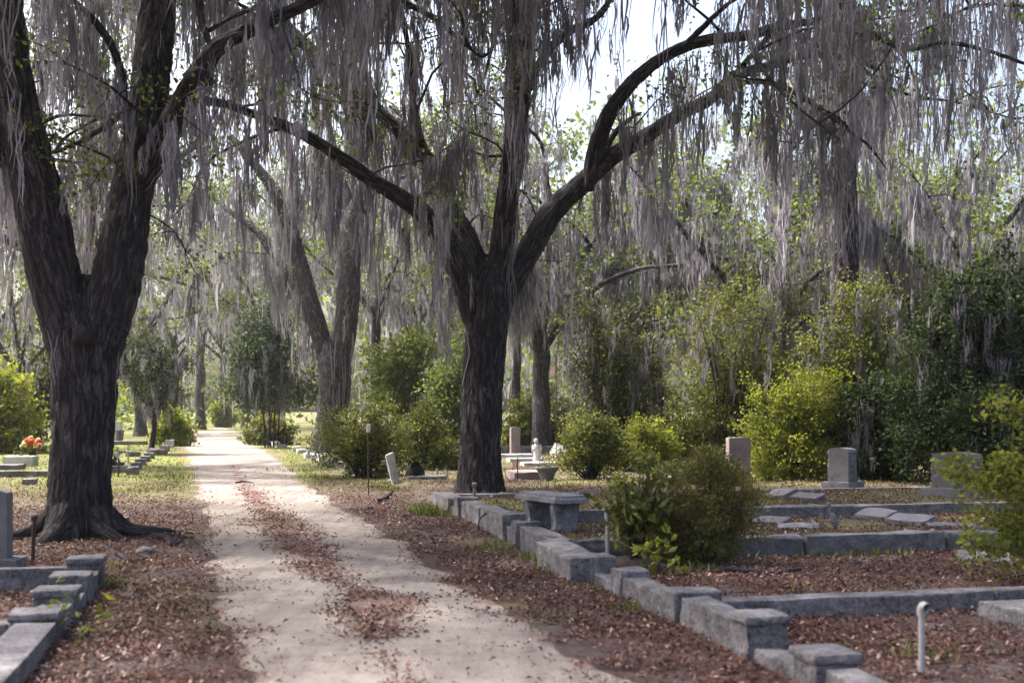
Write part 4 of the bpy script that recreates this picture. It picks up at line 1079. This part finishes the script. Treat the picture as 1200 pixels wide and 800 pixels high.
def carved_rows(hs, rows):
    """worn, unreadable incised lettering: rows of small strokes"""
    th, T, wdt, Hs, thick, tb = hs
    r = rs(int(wdt * 1000)); bm = bmesh.new()
    for zc, half, hgt in rows:
        x = -half
        while x < half:
            ww = r.uniform(.35, .8) * hgt
            for _ in range(2):
                m = bmesh.ops.create_cube(bm, size=1)
                vert = r.uniform() < .6
                for v in m['verts']:
                    v.co = Vector((x + ww * r.uniform(.1, .8) * 0 + v.co.x * (.2 * ww if vert else ww * .8) + (ww * .35 if _ else 0), -thick / 2 - .0015 + v.co.y * .004, zc + (v.co.z * (hgt if vert else hgt * .18)) + (0 if vert else hgt * .3)))
            x += ww * 1.35
    bm.transform(T); o = bm_obj("worn_lettering", bm, M['carving'], tb); o["kind"] = "stuff"
h1 = headstone("granite headstone with an oval portrait and rock-faced sides left of the dark evergreen", 974.5, 1000, 524, 571, 21.4, .32, 'granite', .03, math.radians(-42), oval=True)
carved_rows(h1, [(h1[3] * .55, h1[2] * .32, .055)])
h2 = headstone("wide grey granite headstone partly hidden by the yellow-green branches", 1096, 1146, 529, 584, 18.4, .32, 'granite', .03, math.radians(-46))
h3 = headstone("pinkish headstone rising behind the low olive bush", 852, 878, 512, 556, 23.7, .22, 'pinkstone', .01, math.radians(8), base=False, rough_side=False)
h4 = headstone("grey headstone on a broad base cut by the left picture edge", -60, 11, 570, 664, 11.3, .16, 'granite', .05, math.radians(4), rough_side=False)
h5 = headstone("white marble block monument on the lawn right of the left oak", 108, 142, 493, 516, 60, .5, 'marble', .02, math.radians(6), base=False, rough_side=False)
h6 = headstone("small pink granite monument behind the white statue", 598, 609, 500, 530, 40, .3, 'pinkstone', .02, math.radians(10), base=False, rough_side=False)

# flat markers
def marker(label, px, py, d, wid, dep, h, rot, tilt, mat='granite', name="grave_marker", cat="grave marker", dz=0, group="flat grave markers"):
    x = (px - 600) / F * d
    o = block(name, (x, d, gzs(x, d) - .04 + dz), (wid, dep, h + .04), rot, M[mat], None, .01, tilt, .004)
    o["kind"] = "thing"
    return tag(o, label, cat, group)
R_ = math.radians
marker("flat marker tilted up just left of the two small stones before the headstone", 915, 582, 17.9, .34, .42, .07, R_(-40), (.20, -.05), dz=.03)
marker("low square marker right of the tilted one, near the portrait headstone", 946, 584, 17.5, .42, .36, .08, R_(-38), (.14, .03))
marker("flat marker half hidden behind the olive bush's right side", 868, 606, 14.9, .34, .36, .06, R_(-36), (.14, .03))
marker("flat square marker second from the olive bush", 903, 612, 14.2, .40, .36, .06, R_(-36), (.12, .0))
marker("pale flat marker beside the small grey goose ornament", 936, 618, 13.55, .46, .34, .05, R_(-14), (.06, 0), 'kerb')
marker("raised flat marker close behind the long kerb, left of a matching one", 1027, 602, 14.7, .42, .40, .09, R_(-42), (.15, .03))
marker("raised flat marker right of its matching neighbour, below the wide headstone", 1067, 609, 14.1, .46, .40, .08, R_(-42), (.13, .03))
marker("rough flat marker behind the rock-faced kerb under the right branches", 1115, 616, 13.7, .55, .34, .04, R_(-12), (.03, 0), 'kerb')
marker("flat stone in front of the rock-faced kerb, under the right branches", 1155, 638, 12.1, .55, .6, .05, R_(-15), (.04, .02), 'kerb')
marker("thick grey ledger slab at the right edge beside the tall standpipe", 1295, 735, 8.35, 1.25, 1.1, .12, R_(13), (0, 0), 'kerb', "ledger_stone", "slab")
marker("white ledger stone nearest the statue's feet", 632, 543, 32.5, .95, .7, .10, R_(8), (0, 0), 'marble', "ledger_stone", "slab")
marker("white ledger stone left of the statue", 615, 539, 35, 1.0, .7, .10, R_(10), (0, 0), 'marble', "ledger_stone", "slab")
marker("white ledger stone farthest back left of the statue", 604, 535, 38.5, 1.1, .8, .10, R_(10), (0, 0), 'marble', "ledger_stone", "slab")
marker("pinkish flat slab left of the concrete planter", 621, 562, 25.4, .85, .8, .17, R_(12), (.02, 0), 'pinkstone', "ledger_stone", "slab")
marker("low pale wall behind the statue", 625, 531, 41.5, 2.3, .3, .26, R_(6), (0, 0), 'kerb', "low_wall", "wall")
marker("pale leaning slab beside the olive-green bush right of the statue", 652, 530, 39, .35, .5, .35, R_(20), (.5, .3), 'marble', "flat_stone", "slab")
marker("flat grey slab right of the black pot beside the azaleas", 499, 563, 25.3, .8, .6, .07, R_(10), (0, 0), 'kerb', "flat_stone", "slab")
marker("small grey block behind the left oak's foot", 141, 616, 15.6, .22, .2, .13, R_(13), (0, 0), 'kerb', "stone_block", "block")
marker("small grey block in the leaves left of the left oak", 35, 569, 24.5, .28, .2, .12, R_(13), (0, 0), 'kerb', "stone_block", "block")
marker("grey ledger slab on the lawn under the red bouquet", 24, 548, 33, .8, .6, .28, R_(8), (0, 0), 'marble', "ledger_stone", "slab")
marker("long low ledger left of the red bouquet", 2, 553, 31, 1.0, .8, .12, R_(8), (0, 0), 'kerb', "ledger_stone", "slab")
marker("low grave rail crossing the lawn at the left edge", 12, 563, 27.6, 2.2, .22, .14, R_(12.8), (0, 0), 'kerb', "grave_rail", "kerb")
marker("grey rail right of the left oak beneath the small bouquet", 130, 556, 29.5, .95, .25, .17, R_(12.8), (0, 0), 'kerb', "grave_rail", "kerb")
marker("flat ledger under the small white bouquet", 128, 551, 31.8, .75, .5, .16, R_(12.8), (0, 0), 'kerb', "ledger_stone", "slab")
marker("reddish kerb block by the light green shrub at the path's edge", 193, 530, 45.5, .35, .4, .22, R_(10), (0, 0), 'pinkstone', "stone_block", "block")
marker("white painted block behind the reddish kerb block", 199, 524, 50, .32, .35, .32, R_(10), (0, 0), 'marble', "stone_block", "block")
marker("small grey block in the grass right of the thin white rod", 156, 538, 40, .45, .3, .16, R_(10), (0, 0), 'kerb', "stone_block", "block")
marker("dark low kerb in the lawn near the white monument", 143, 522, 54, 2.2, .3, .18, R_(10), (0, 0), 'kerb', "grave_rail", "kerb")
# stepped row of blocks along the left of the far path
t = thing("plot_edging", "row of stepped grey blocks along the path's left edge by the small oak", "kerb", (*KL(19, 0), 0), "stone kerbs round the grave plots")
for px, py, d, s in ((156, 557, 28.8, .34), (160, 551, 31, .34), (165, 546, 33.5, .36), (170, 541, 36, .36), (175, 537.5, 38.5, .4), (179, 535, 41, .4)):
    x = (px - 600) / F * d
    block("kerb_stone", (x, d, gzs(x, d) - .08), (s * .75, s * 1.3, .26), KROT, M['kerb'], t, .015, (0, RB.normal(0, .03)), .006)
marker("rounded pale rock at the end of the stepped block row", 184, 538, 41.5, .6, .5, .2, 0, (0, .1), 'pinkstone', "rock", "rock", group="loose rocks")
# white stones along the right of the far path
t = thing("plot_edging", "row of white kerb stones along the path in front of the twin-stemmed oak", "kerb", (G(380, 545)[0], 36, 0), "stone kerbs round the grave plots")
for k, (px, py) in enumerate(((408, 551), (398, 548), (390, 546), (383, 545), (375, 540), (368, 539), (361, 536), (353, 531), (347, 529), (330, 524), (322, 522))):
    d = CAMZ * F / (py - HOR); x = (px - 600) / F * d; s = 9 * d / F
    block("kerb_stone", (x, d, gzs(x, d) - .06), (s, s * 1.4, .20 + .1 * ((k * 7) % 3) / 3), KROT + RB.normal(0, .12), M['kerb_white'], t, .03, (RB.normal(0, .05), RB.normal(0, .05)), .012)

# stakes, pipes and other small things
def stick(label, name, cat, px, py_base, py_top, d, rad, mat, lean=(0, 0), group=None):
    x = (px - 600) / F * d; z = gzs(x, d); top = CAMZ - (py_top - HOR) / F * d
    th = thing(name, label, cat, (x, d, z), group)
    tube_obj("rod", [(x, d, z - .1), (x + lean[0] * .5, d + lean[1] * .5, (z + top) / 2), (x + lean[0], d + lean[1], top)], [rad, rad, rad * .95], M[mat], th, 10, .05)
    return th, (x + lean[0], d + lean[1], top)
def standpipe(label, px, py_base, py_top, d, rad, side=-1):
    x = (px - 600) / F * d; z = gzs(x, d); top = CAMZ - (py_top - HOR) / F * d
    th = thing("standpipe", label, "water pipe", (x, d, z), "white plastic standpipes")
    tube_obj("riser", [(x, d, z - .1), (x, d, (z + top) / 2), (x, d, top - rad)], [rad] * 3, M['pvc'], th, 16, .1)
    tube_obj("elbow", [(x, d, top - rad * 3.5), (x, d, top - rad * 1.2), (x + side * rad * -.2 + .001, d - rad * .3, top - rad * .4), (x + .3 * rad, d - rad * 1.6, top - rad * .3), (x + .6 * rad, d - rad * 3.2, top - rad * .5)], [rad * 1.35] * 5, M['pvc'], th, 16, .008)
    V, Fq, vec = tube_arrays([(x, d, z - .02), (x, d, z + rad), (x, d, z + rad * 1.6)], [rad * 1.3] * 3, 16)
    raw_mesh("collar", V, Fq, M['rust'], th, vec=vec, smooth=True)
standpipe("tall white plastic standpipe with elbow top in the right foreground plot", 1080, 792, 708, 6.78, .018)
standpipe("short white plastic standpipe beside the leafy sapling", 712, 655, 598, 11.75, .022)
th, tp = stick("rusty iron rod standing in the leaves left of the left oak", "iron_rod", "rod", 38, 658, 606, 11.9, .02, 'rust', (.02, 0))
knob(th, tp, (.035, .035, .03), M['rust'], 3, "rod_head")
th, tp = stick("thin rusty stake with a white paper tag beside the azalea", "tag_stake", "stake", 432, 581, 504, 21.4, .012, 'rust', (-.01, 0))
block("tag", (tp[0], tp[1] - .02, tp[2] - .04), (.065, .02, .15), .3, M['paper'], th, .006, (0, .08), .004, 1)
stick("brown metal rod beside the small white bouquet", "iron_rod", "rod", 139, 560, 537, 28.2, .022, 'rust')
stick("thin white rod in the lawn right of the left oak", "white_rod", "rod", 150, 545, 521, 34.5, .022, 'pvc')
th, tp = stick("short grey stake with rounded head by the kerb at the spreading oak", "short_stake", "stake", 556, 592, 568, 18.6, .022, 'kerb')
knob(th, tp, (.045, .045, .04), M['kerb'], 5, "stake_head")
stick("small white stake left of the spreading oak's trunk", "white_stake", "stake", 512, 562, 549, 26, .022, 'pvc', group="small white stakes")
stick("small white stake with cap nearest the spreading oak's trunk", "white_stake", "stake", 524, 565, 552, 25.4, .03, 'pvc', group="small white stakes")
# leaning white post
d = 24.4; x = (460 - 600) / F * d
o = block("leaning_post", (x + .1, d, -.1), (.17, .16, .76), .2, M['marble'], None, .03, (0, -.22), .008, 3)
tag(o, "leaning weathered white post in front of the azalea bushes", "post")
# black pot
d = 25.3; x = (485 - 600) / F * d
bm = bmesh.new(); bmesh.ops.create_cone(bm, cap_ends=True, segments=20, radius1=.13, radius2=.20, depth=.26)
bmesh.ops.delete(bm, geom=[f for f in bm.faces if f.normal.z > .9], context='FACES')
bm.transform(Matrix.Translation((x, d, gzs(x, d) + .13)) @ Matrix.Rotation(.9, 4, 'Y') @ Matrix.Rotation(.5, 4, 'X'))
tag(bm_obj("flower_pot", bm, M['black'], None, True), "black plastic pot tipped over beside the leaning white post", "pot")
# planter
d = 24.6; x = (641 - 600) / F * d; z = gzs(x, d)
pl = thing("planter", "round grey concrete planter bowl behind the stone bench", "planter", (x, d, z))
prof = [(.10, 0), (.13, .02), (.12, .06), (.19, .20), (.22, .25), (.235, .27), (.235, .31), (.20, .31), (.18, .24), (.02, .2)]
bm = bmesh.new(); rings = []
for pr, pz in prof: rings.append([bm.verts.new((x + pr * math.cos(2 * math.pi * k / 28), d + pr * math.sin(2 * math.pi * k / 28), z - .02 + pz)) for k in range(28)])
for a, b in zip(rings, rings[1:]):
    for k in range(28): bm.faces.new((a[k], a[(k + 1) % 28], b[(k + 1) % 28], b[k]))
bm.faces.new(rings[0][::-1])
bm_obj("bowl", bm, M['terracotta'], pl, True)
C = np.array([[x, d, z + .27]]); foliage("weeds", C + rs(5).normal(0, .05, (4, 3)), 14, .06, .09, M['grass'], pl, 55)
# statue: small white angel, one continuous body with wings
d = 33.0; x = (629 - 600) / F * d; z = gzs(x, d)
sta = thing("statue", "small white marble angel statue with bowed head on the ledger stones", "statue", (x, d, z))
tube_obj("body", [(x, d, z + .05), (x, d, z + .10), (x + .01, d, z + .28), (x, d, z + .40), (x - .005, d, z + .50), (x - .005, d, z + .56), (x - .01, d - .01, z + .59), (x - .02, d - .03, z + .65), (x - .02, d - .03, z + .71), (x - .02, d - .03, z + .735)],
         [.11, .115, .095, .085, .105, .075, .04, .066, .055, .01], M['marble'], sta, 20, .02)
for s_ in (-1, 1):
    bm = bmesh.new(); vs = [bm.verts.new((x + s_ * a, d + .07 + b, z + c)) for a, b, c in ((.02, 0, .36), (.13, .03, .26), (.15, .04, .42), (.12, .03, .56), (.03, .01, .52))]
    f = bm.faces.new(vs); e = bmesh.ops.extrude_face_region(bm, geom=[f]); bmesh.ops.translate(bm, vec=(0, .03, 0), verts=[v for v in e['geom'] if isinstance(v, bmesh.types.BMVert)])
    bm_obj("wing", bm, M['marble'], sta)
    tube_obj("arm", [(x + s_ * .09, d - .01, z + .53), (x + s_ * .115, d - .06, z + .44), (x + s_ * .03, d - .12, z + .46)], [.035, .03, .022], M['marble'], sta, 10, .03)
block("plinth", (x, d, z - .05), (.26, .26, .12), .1, M['marble'], sta, .01)
# goose ornament and shell in the plot
d = 13.35; x = (976 - 600) / F * d; z = gzs(x, d)
goose = thing("goose_ornament", "small grey goose-shaped garden ornament in the plot beside a pale flat marker", "ornament", (x, d, z))
tube_obj("body", [(x + .045, d, z + .005), (x + .03, d, z + .06), (x + .015, d, z + .11), (x + .0, d, z + .165), (x - .03, d, z + .20), (x - .035, d, z + .24), (x - .03, d, z + .275), (x - .045, d, z + .30), (x - .075, d, z + .29)],
         [.004, .03, .042, .036, .014, .012, .014, .02, .006], M['bench'], goose, 14, .012)
tube_obj("leg", [(x + .02, d, z - .03), (x + .02, d, z + .02), (x + .02, d, z + .06)], [.006] * 3, M['rust'], goose, 8)
d = 13.5; x = (953 - 600) / F * d; z = gzs(x, d) + .06
bm = bmesh.new()
for s_ in (-1, 1):
    q = [bm.verts.new((x + a * .75, d + s_ * .03 * b, z + c * .6)) for a, b, c in ((-.045, 0, .12), (-.02, 1, .06), (.0, 1.2, -.02), (.065, 1, .0), (.02, .2, .055))]
    bm.faces.new(q if s_ > 0 else q[::-1])
bmesh.ops.solidify(bm, geom=bm.faces[:], thickness=.008)
tag(bm_obj("broken_shell", bm, M['kerb_white'], None), "broken pale shell-like ornament leaning on the pale flat marker", "ornament")
# hose loop over the kerb
q = [P(562, 622, 14.9), P(561, 612, 14.9), P(566, 604, 15.0), P(578, 598, 15.1), P(590, 594, 15.2), P(600, 598, 15.0), P(612, 606, 14.6), P(620, 611, 14.3)]
o = tube_obj("hose", q, [.010] * 8, M['black'], None, 8, .03); tag(o, "thin black hose looping over the kerb left of the stone bench", "hose")

def bouquet(label, px, py_b, d, s, cols, seed, vase='black'):
    x = (px - 600) / F * d; z = gzs(x, d); r = rs(seed)
    th = thing("flower_bouquet", label, "bouquet", (x, d, z))
    tube_obj("vase", [(x, d, z + 0), (x, d, z + .4 * s), (x, d, z + .55 * s)], [.14 * s, .17 * s, .2 * s], M[vase], th, 14)
    for k in range(16):
        v = r.normal(0, 1, 3); v[2] = abs(v[2]); v /= np.linalg.norm(v)
        c = np.array([x, d, z + .75 * s]) + v * s * .42
        bm = bmesh.new()
        for a in range(6):
            m = bmesh.ops.create_icosphere(bm, subdivisions=1, radius=.075 * s)
            off = Vector((math.cos(a * 1.047), -.3, math.sin(a * 1.047))) * .075 * s
            for vv in m['verts']: vv.co += off + Vector([float(t_) for t_ in c])
        bm_obj("flower", bm, M[cols[k % len(cols)]], th, True)
    foliage("leaves", np.array([[x, d, z + .7 * s]]), 60, .28 * s, .25 * s, M['darkleaf'], th, seed + 1)
bouquet("red and yellow flower bouquet on the lawn left of the left oak", 38, 541, 34.5, .62, ['red', 'yellow', 'red', 'white', 'yellow', 'red'], 61)
bouquet("small white and pink bouquet in a dark vase right of the left oak", 132, 549, 31.4, .46, ['white', 'white', 'yellow', 'pink'], 62)
# dark vase and white leaning crosses by the marble block
d = 56; x = (140 - 600) / F * d
vz = thing("urn", "dark slender urn on a square foot before the white monument", "urn", (x, d, 0))
tube_obj("body", [(x, d, .05), (x, d, .15), (x, d, .5), (x, d, .62)], [.1, .17, .2, .22], M['granite_rough'], vz, 18)
block("foot", (x, d, -.05), (.5, .5, .13), .1, M['granite_rough'], vz)
def cross(label, px, py, d, h, lean):
    x = (px - 600) / F * d
    th = thing("stone_cross", label, "cross", (x, d, 0), "leaning white crosses")
    block("shaft", (x, d, -.1), (.14, .12, h), .1, M['marble'], th, .01, (0, lean))
    s_, c_ = math.sin(lean), math.cos(lean)
    block("arm", (x + s_ * h * .62, d - .002, c_ * h * .62 - .1), (.52, .10, .13), .1, M['marble'], th, .01, (0, lean))
cross("upper white cross leaning beside the left oak's right edge", 126, 520, 50, .95, -.5)
cross("lower white cross leaning right of the left oak, before the other one", 122, 534, 40, .7, -.85)
# small striped flags
def flag(label, px, py_t, py_b, d, wpx):
    z1 = CAMZ - (py_t - HOR) / F * d; z0 = CAMZ - (py_b - HOR) / F * d; x = (px - 600) / F * d; wd = wpx / F * d
    th = thing("flag", label, "flag", (x, d, gzs(x, d)), "small striped flags")
    tube_obj("staff", [(x + wd * .6, d, gzs(x, d) - .05), (x + wd * .6, d, (z0 + z1) / 2), (x + wd * .6, d, z1 + .05)], [.012] * 3, M['rust'], th, 8)
    n = 7
    for k in range(n):
        bm = bmesh.new(); a, b = k / n, (k + .98) / n
        rows = []
        for t_ in (0, .25, .5, .75, 1):
            fx = lambda q: x + wd * (.58 - t_ * 1.0); fz = lambda q: z1 - (z1 - z0) * (q * .75 + t_ * .3)
            fy = d + .03 * math.sin(6 * t_)
            rows.append((bm.verts.new((fx(a), fy, fz(a))), bm.verts.new((fx(b), fy, fz(b)))))
        for p_, q_ in zip(rows, rows[1:]): bm.faces.new((p_[0], p_[1], q_[1], q_[0]))
        bmesh.ops.solidify(bm, geom=bm.faces[:], thickness=.004)
        bm_obj("stripe", bm, M['red' if k % 2 == 0 else 'white'], th)
flag("small striped flag right of the spreading oak's trunk by the ledger stones", 603, 539, 549, 24.5, 6)
flag("limp red and white striped flag in the thicket above the azalea hedge", 649, 425, 442, 38, 5)

# fallen branches
def fallen(label, pts, rad, seed):
    q = [np.array([*G(px, py)[:2], 0]) for px, py in pts]
    q = [np.array([a[0], a[1], gzs(a[0], a[1]) + rad * (.6 + .5 * (k % 2))]) for k, a in enumerate(q)]
    o = tube_obj("fallen_branch", q, np.linspace(rad, rad * .45, len(q)), M['oak_far'], None, 10, .05, .01, seed)
    tag(o, label, "branch", "fallen branches")
fallen("dead grey branch lying in the leaves right of the left oak", [(180, 630), (195, 634), (205, 640), (214, 638)], .05, 1)
fallen("short broken branch lying on the path's leaf strip", [(277, 566), (285, 565), (297, 566)], .03, 2)
fallen("weathered branch on the leaves in front of the tag stake", [(445, 588), (452, 585), (458, 580), (461, 579)], .05, 3)
fallen("long grey branch lying behind the long cross rail at right", [(825, 668), (860, 672), (900, 673), (938, 671)], .04, 4)
fallen("thin stick across the leaves below the left oak's root", [(120, 640), (140, 652), (160, 658), (172, 656)], .03, 5)
def rock(label, px, py, r3, seed, mat='kerb'):
    c = G(px, py); o = knob(None, (c[0], c[1], gzs(c[0], c[1]) + r3[2] * .3), r3, M[mat], seed, "rock"); tag(o, label, "rock", "loose rocks")
rock("small rounded rock in the leaves between left oak and path", 171, 648, (.10, .08, .06), 2)
rock("flat dark stone on the path's left edge", 150, 700, (.07, .06, .03), 3)
# earth mound at the sapling's foot
mo = knob(None, (b0[0], b0[1] + .05, gzs(*b0[:2]) - .02), (.42, .3, .14), M['ground'], 9, "earth_mound"); mo["kind"] = "structure"

# ------------------------------------------------------------------ leaf litter, weeds, grass
def blocked(x, y):
    """points standing inside kerb stones"""
    dx, dy = x - K0[0], y - K0[1]
    u = dx * UD[0] + dy * UD[1]; v = dx * VD[0] + dy * VD[1]
    b = (v > -.02) & (v < .28) & (u < 13.2)
    b |= (v > 0) & (((u > 2.12) & (u < 2.38)) | ((u > 5.58) & (u < 5.86)) | ((u > 7.78) & (u < 8.02)) | ((u > 12.98) & (u < 13.2)))
    return b
def litter():
    r = rs(31337)
    N = 470000
    # even scatter over the ground, thinned with distance
    y = 4.5 + (33 - 4.5) * r.uniform(0, 1, N) ** 1.6
    x = r.uniform(-.48, .48, N) * y * 1.06
    ins, mid = path_pos(x, y)
    dens = 1 - sstep(-.1, .55, ins)
    dens = np.maximum(dens, sstep(-.22, .2, mid))
    dens = np.maximum(dens, .02)
    pn_ = n2(x, y, 1.3, 41) * .6 + n2(x, y, 4, 42) * .4
    dens *= .3 + .7 * sstep(.34, .52, pn_)
    dens = np.where(ins > 0, dens * sstep(np.where(mid > -.2, .24, .36), np.where(mid > -.2, .46, .56), n2(x, y * 2.4, 2.6, 43) * .55 + .45 * n2(x, y * 1.5, 7, 44)) + .003, dens)
    dens *= 1 - .7 * grassiness(x, y)
    dens *= 1 - .8 * sstep(15, 30, y)
    keep = (r.uniform(0, 1, N) < dens) & ~blocked(x, y)
    x, y = x[keep], y[keep]; n = len(x)
    pos = np.stack([x, y, gz(x, y) + r.uniform(.008, .03, n)], 1)
    a = r.uniform(0, 6.28, n); tilt = r.normal(0, .5, n)
    ax = np.stack([np.cos(a) * np.cos(tilt), np.sin(a) * np.cos(tilt), np.abs(np.sin(tilt)) * .8], 1)
    side = np.stack([-np.sin(a), np.cos(a), r.normal(0, .45, n)], 1); side = unit(side)
    s = (.014 + .044 * r.beta(1.3, 2.4, n))[:, None] * (1 + .018 * y)[:, None]
    wd = r.uniform(.12, .26, n)[:, None]; up = np.array([[0, 0, 1.0]]); cu = r.uniform(-.1, .3, n)[:, None]
    m = pos + ax * s * .5
    V = np.stack([pos, m + side * s * wd + up * s * cu, pos + ax * s, m - side * s * wd + up * s * cu], 1).reshape(-1, 3)
    o = np.arange(n)[:, None] * 4
    T = np.stack([o + [0, 1, 2], o + [0, 2, 3]], 1).reshape(-1, 3)
    tint = np.clip(r.beta(.9, 1.5, n) * .85 + .35 * (n2(x, y, .9, 45) - .3) + .5 * (r.uniform(0, 1, n) > .9), 0, 1)
    o_ = raw_mesh("fallen_leaves", V, T, M['redtip'], None, tint=np.repeat(tint, 4))
    o_["kind"] = "stuff"; tag(o_, "reddish brown fallen leaves strewn over the ground and path edges", "leaves")
litter()
def debris():
    # small twigs in the leaves and dark crumbs on the sand
    r = rs(4711); tubes = []
    for k in range(420):
        y = 5 + 20 * r.uniform() ** 1.4; x = r.uniform(-.45, .45) * y
        ins, _ = path_pos(np.array([x]), np.array([y]))
        if blocked(np.array([x]), np.array([y]))[0] or (ins[0] > .1 and r.uniform() < .95): continue
        a = r.uniform(0, 6.28); L_ = r.uniform(.08, .45); d2 = np.array([math.cos(a), math.sin(a)])
        q = [np.array([x, y]) + d2 * L_ * t + r.normal(0, .012, 2) for t in (0, .35, .7, 1)]
        tubes.append((np.array([[b[0], b[1], gzs(b[0], b[1]) + .022] for b in q]), np.array([.0038, .0036, .003, .0015]) * r.uniform(.6, 1.4)))
    o = join_tubes("fallen_twigs", tubes, M['oak_far'], None, 4); tag(o, "thin grey twigs strewn among the fallen leaves", "twigs")
    n = 3500; y = 5.2 + 30 * r.uniform(0, 1, n) ** 1.6; x = r.uniform(-.3, .12, n) * y
    ins, _ = path_pos(x, y); k = ins > .05; x, y = x[k], y[k]; n = len(x)
    V, T = leaf_arrays(np.stack([x, y, gz(x, y) + .014], 1), .006 + .022 * r.beta(1, 4, n) * (1 + .05 * y), r, .35, 0, .2)
    o = raw_mesh("path_debris", V, T, M['redtip'], None, tint=np.repeat(r.beta(1, 3, n), 4), kind="stuff"); tag(o, "dark crumbs of bark and leaf scattered over the sandy path", "debris")
debris()

def blades(name, pos, h, rng, mat, label, wid=.0045, lean=.6):
    h = h * .75
    n = len(pos); a = rng.uniform(0, 6.28, n); hh = h * rng.uniform(.5, 1.3, n)
    dr = np.stack([np.cos(a), np.sin(a)], 1) * (rng.uniform(.1, lean, n) * hh)[:, None]
    sd = np.stack([-np.sin(a), np.cos(a), np.zeros(n)], 1) * wid * (1 + .04 * pos[:, 1:2])
    m = pos.copy(); m[:, :2] += dr * .4; m[:, 2] += hh * .6
    t = pos.copy(); t[:, :2] += dr; t[:, 2] += hh * .95
    V = np.stack([pos - sd, pos + sd, m + sd * .8, m - sd * .8, t], 1).reshape(-1, 3)
    o = np.arange(n)[:, None] * 5
    T = np.stack([o + [0, 1, 2], o + [0, 2, 3], o + [3, 2, 4]], 1).reshape(-1, 3)
    ob = raw_mesh(name, V, T, M[mat], None, tint=np.repeat(rng.uniform(0, 1, n), 5)); ob["kind"] = "stuff"
    tag(ob, label, "grass")
r = rs(999)
# grassy areas
N = 110000
y = 6 + 52 * r.uniform(0, 1, N) ** 1.2; x = r.uniform(-.46, .46, N) * y
g = grassiness(x, y); ins, _ = path_pos(x, y)
k = (r.uniform(0, 1, N) < np.where(g > .19, g, .02 * (g > .05)) * (n2(x, y, 2.5, 71) > .42)) & (ins < -.05) & ~blocked(x, y)
x, y = x[k], y[k]
blades("grass", np.stack([x, y, gz(x, y)], 1), .07, r, 'grass', "short patchy grass on the lawn and inside the grave plots")
# tufts and weeds at definite spots
spots = [(505, 603, .22, 160, .30), (488, 600, .16, 80, .25), (120, 690, .12, 60, .2), (130, 665, .10, 50, .25), (575, 640, .14, 60, .3), (640, 655, .16, 80, .35), (660, 668, .16, 80, .25),
         (660, 578, .16, 70, .5), (870, 652, .12, 60, .4), (960, 650, .12, 60, .4), (1010, 648, .14, 60, .3), (1060, 650, .10, 40, .3), (820, 668, .12, 60, .3), (800, 660, .16, 60, .2),
         (690, 690, .10, 30, .2), (740, 715, .10, 40, .2), (1060, 700, .10, 40, .3), (950, 690, .09, 40, .4), (1090, 770, .10, 50, .25), (940, 770, .07, 30, .2), (1020, 760, .08, 30, .3), (870, 740, .1, 30, .1),
         (460, 575, .12, 90, .5), (440, 572, .1, 60, .4), (380, 560, .12, 120, .8), (350, 552, .12, 100, .8), (190, 560, .1, 120, 1.0), (160, 575, .1, 100, .8), (30, 670, .08, 40, .2), (990, 775, .1, 40, .12)]
ps = []
for px, py, h, n, sp in spots:
    c = G(px, py); q = c[:2] + r.normal(0, sp * .5, (n, 2))
    ps.append(np.column_stack([q, np.ravel(gz(q[:, 0], q[:, 1])), np.full(n, h)]))
ps = np.concatenate(ps); k = ~blocked(ps[:, 0], ps[:, 1]); ps = ps[k]
blades("weeds", ps[:, :3], ps[:, 3], r, 'grass', "tufts of green weeds along the kerbs and path edges", .005, .9)

# ------------------------------------------------------------------ the pale air under the trees
m, nt, out = new_mat('pale_air')
pv = nd(nt, "ShaderNodeVolumePrincipled"); pv.inputs["Color"].default_value = (.93, .95, 1, 1); pv.inputs["Density"].default_value = .00025; pv.inputs["Anisotropy"].default_value = .3
nt.links.new(pv.outputs[0], out.inputs["Volume"])
bm = bmesh.new(); bmesh.ops.create_cube(bm, size=1)
for v in bm.verts: v.co = Vector((v.co.x * 320, v.co.y * 290 + 50, (v.co.z + .5) * 41 - 1.2))
hz = bm_obj("haze", bm, m); hz["kind"] = "stuff"; tag(hz, "thin pale haze hanging in the air under the trees", "haze")
scene.cycles.volume_bounces = 1
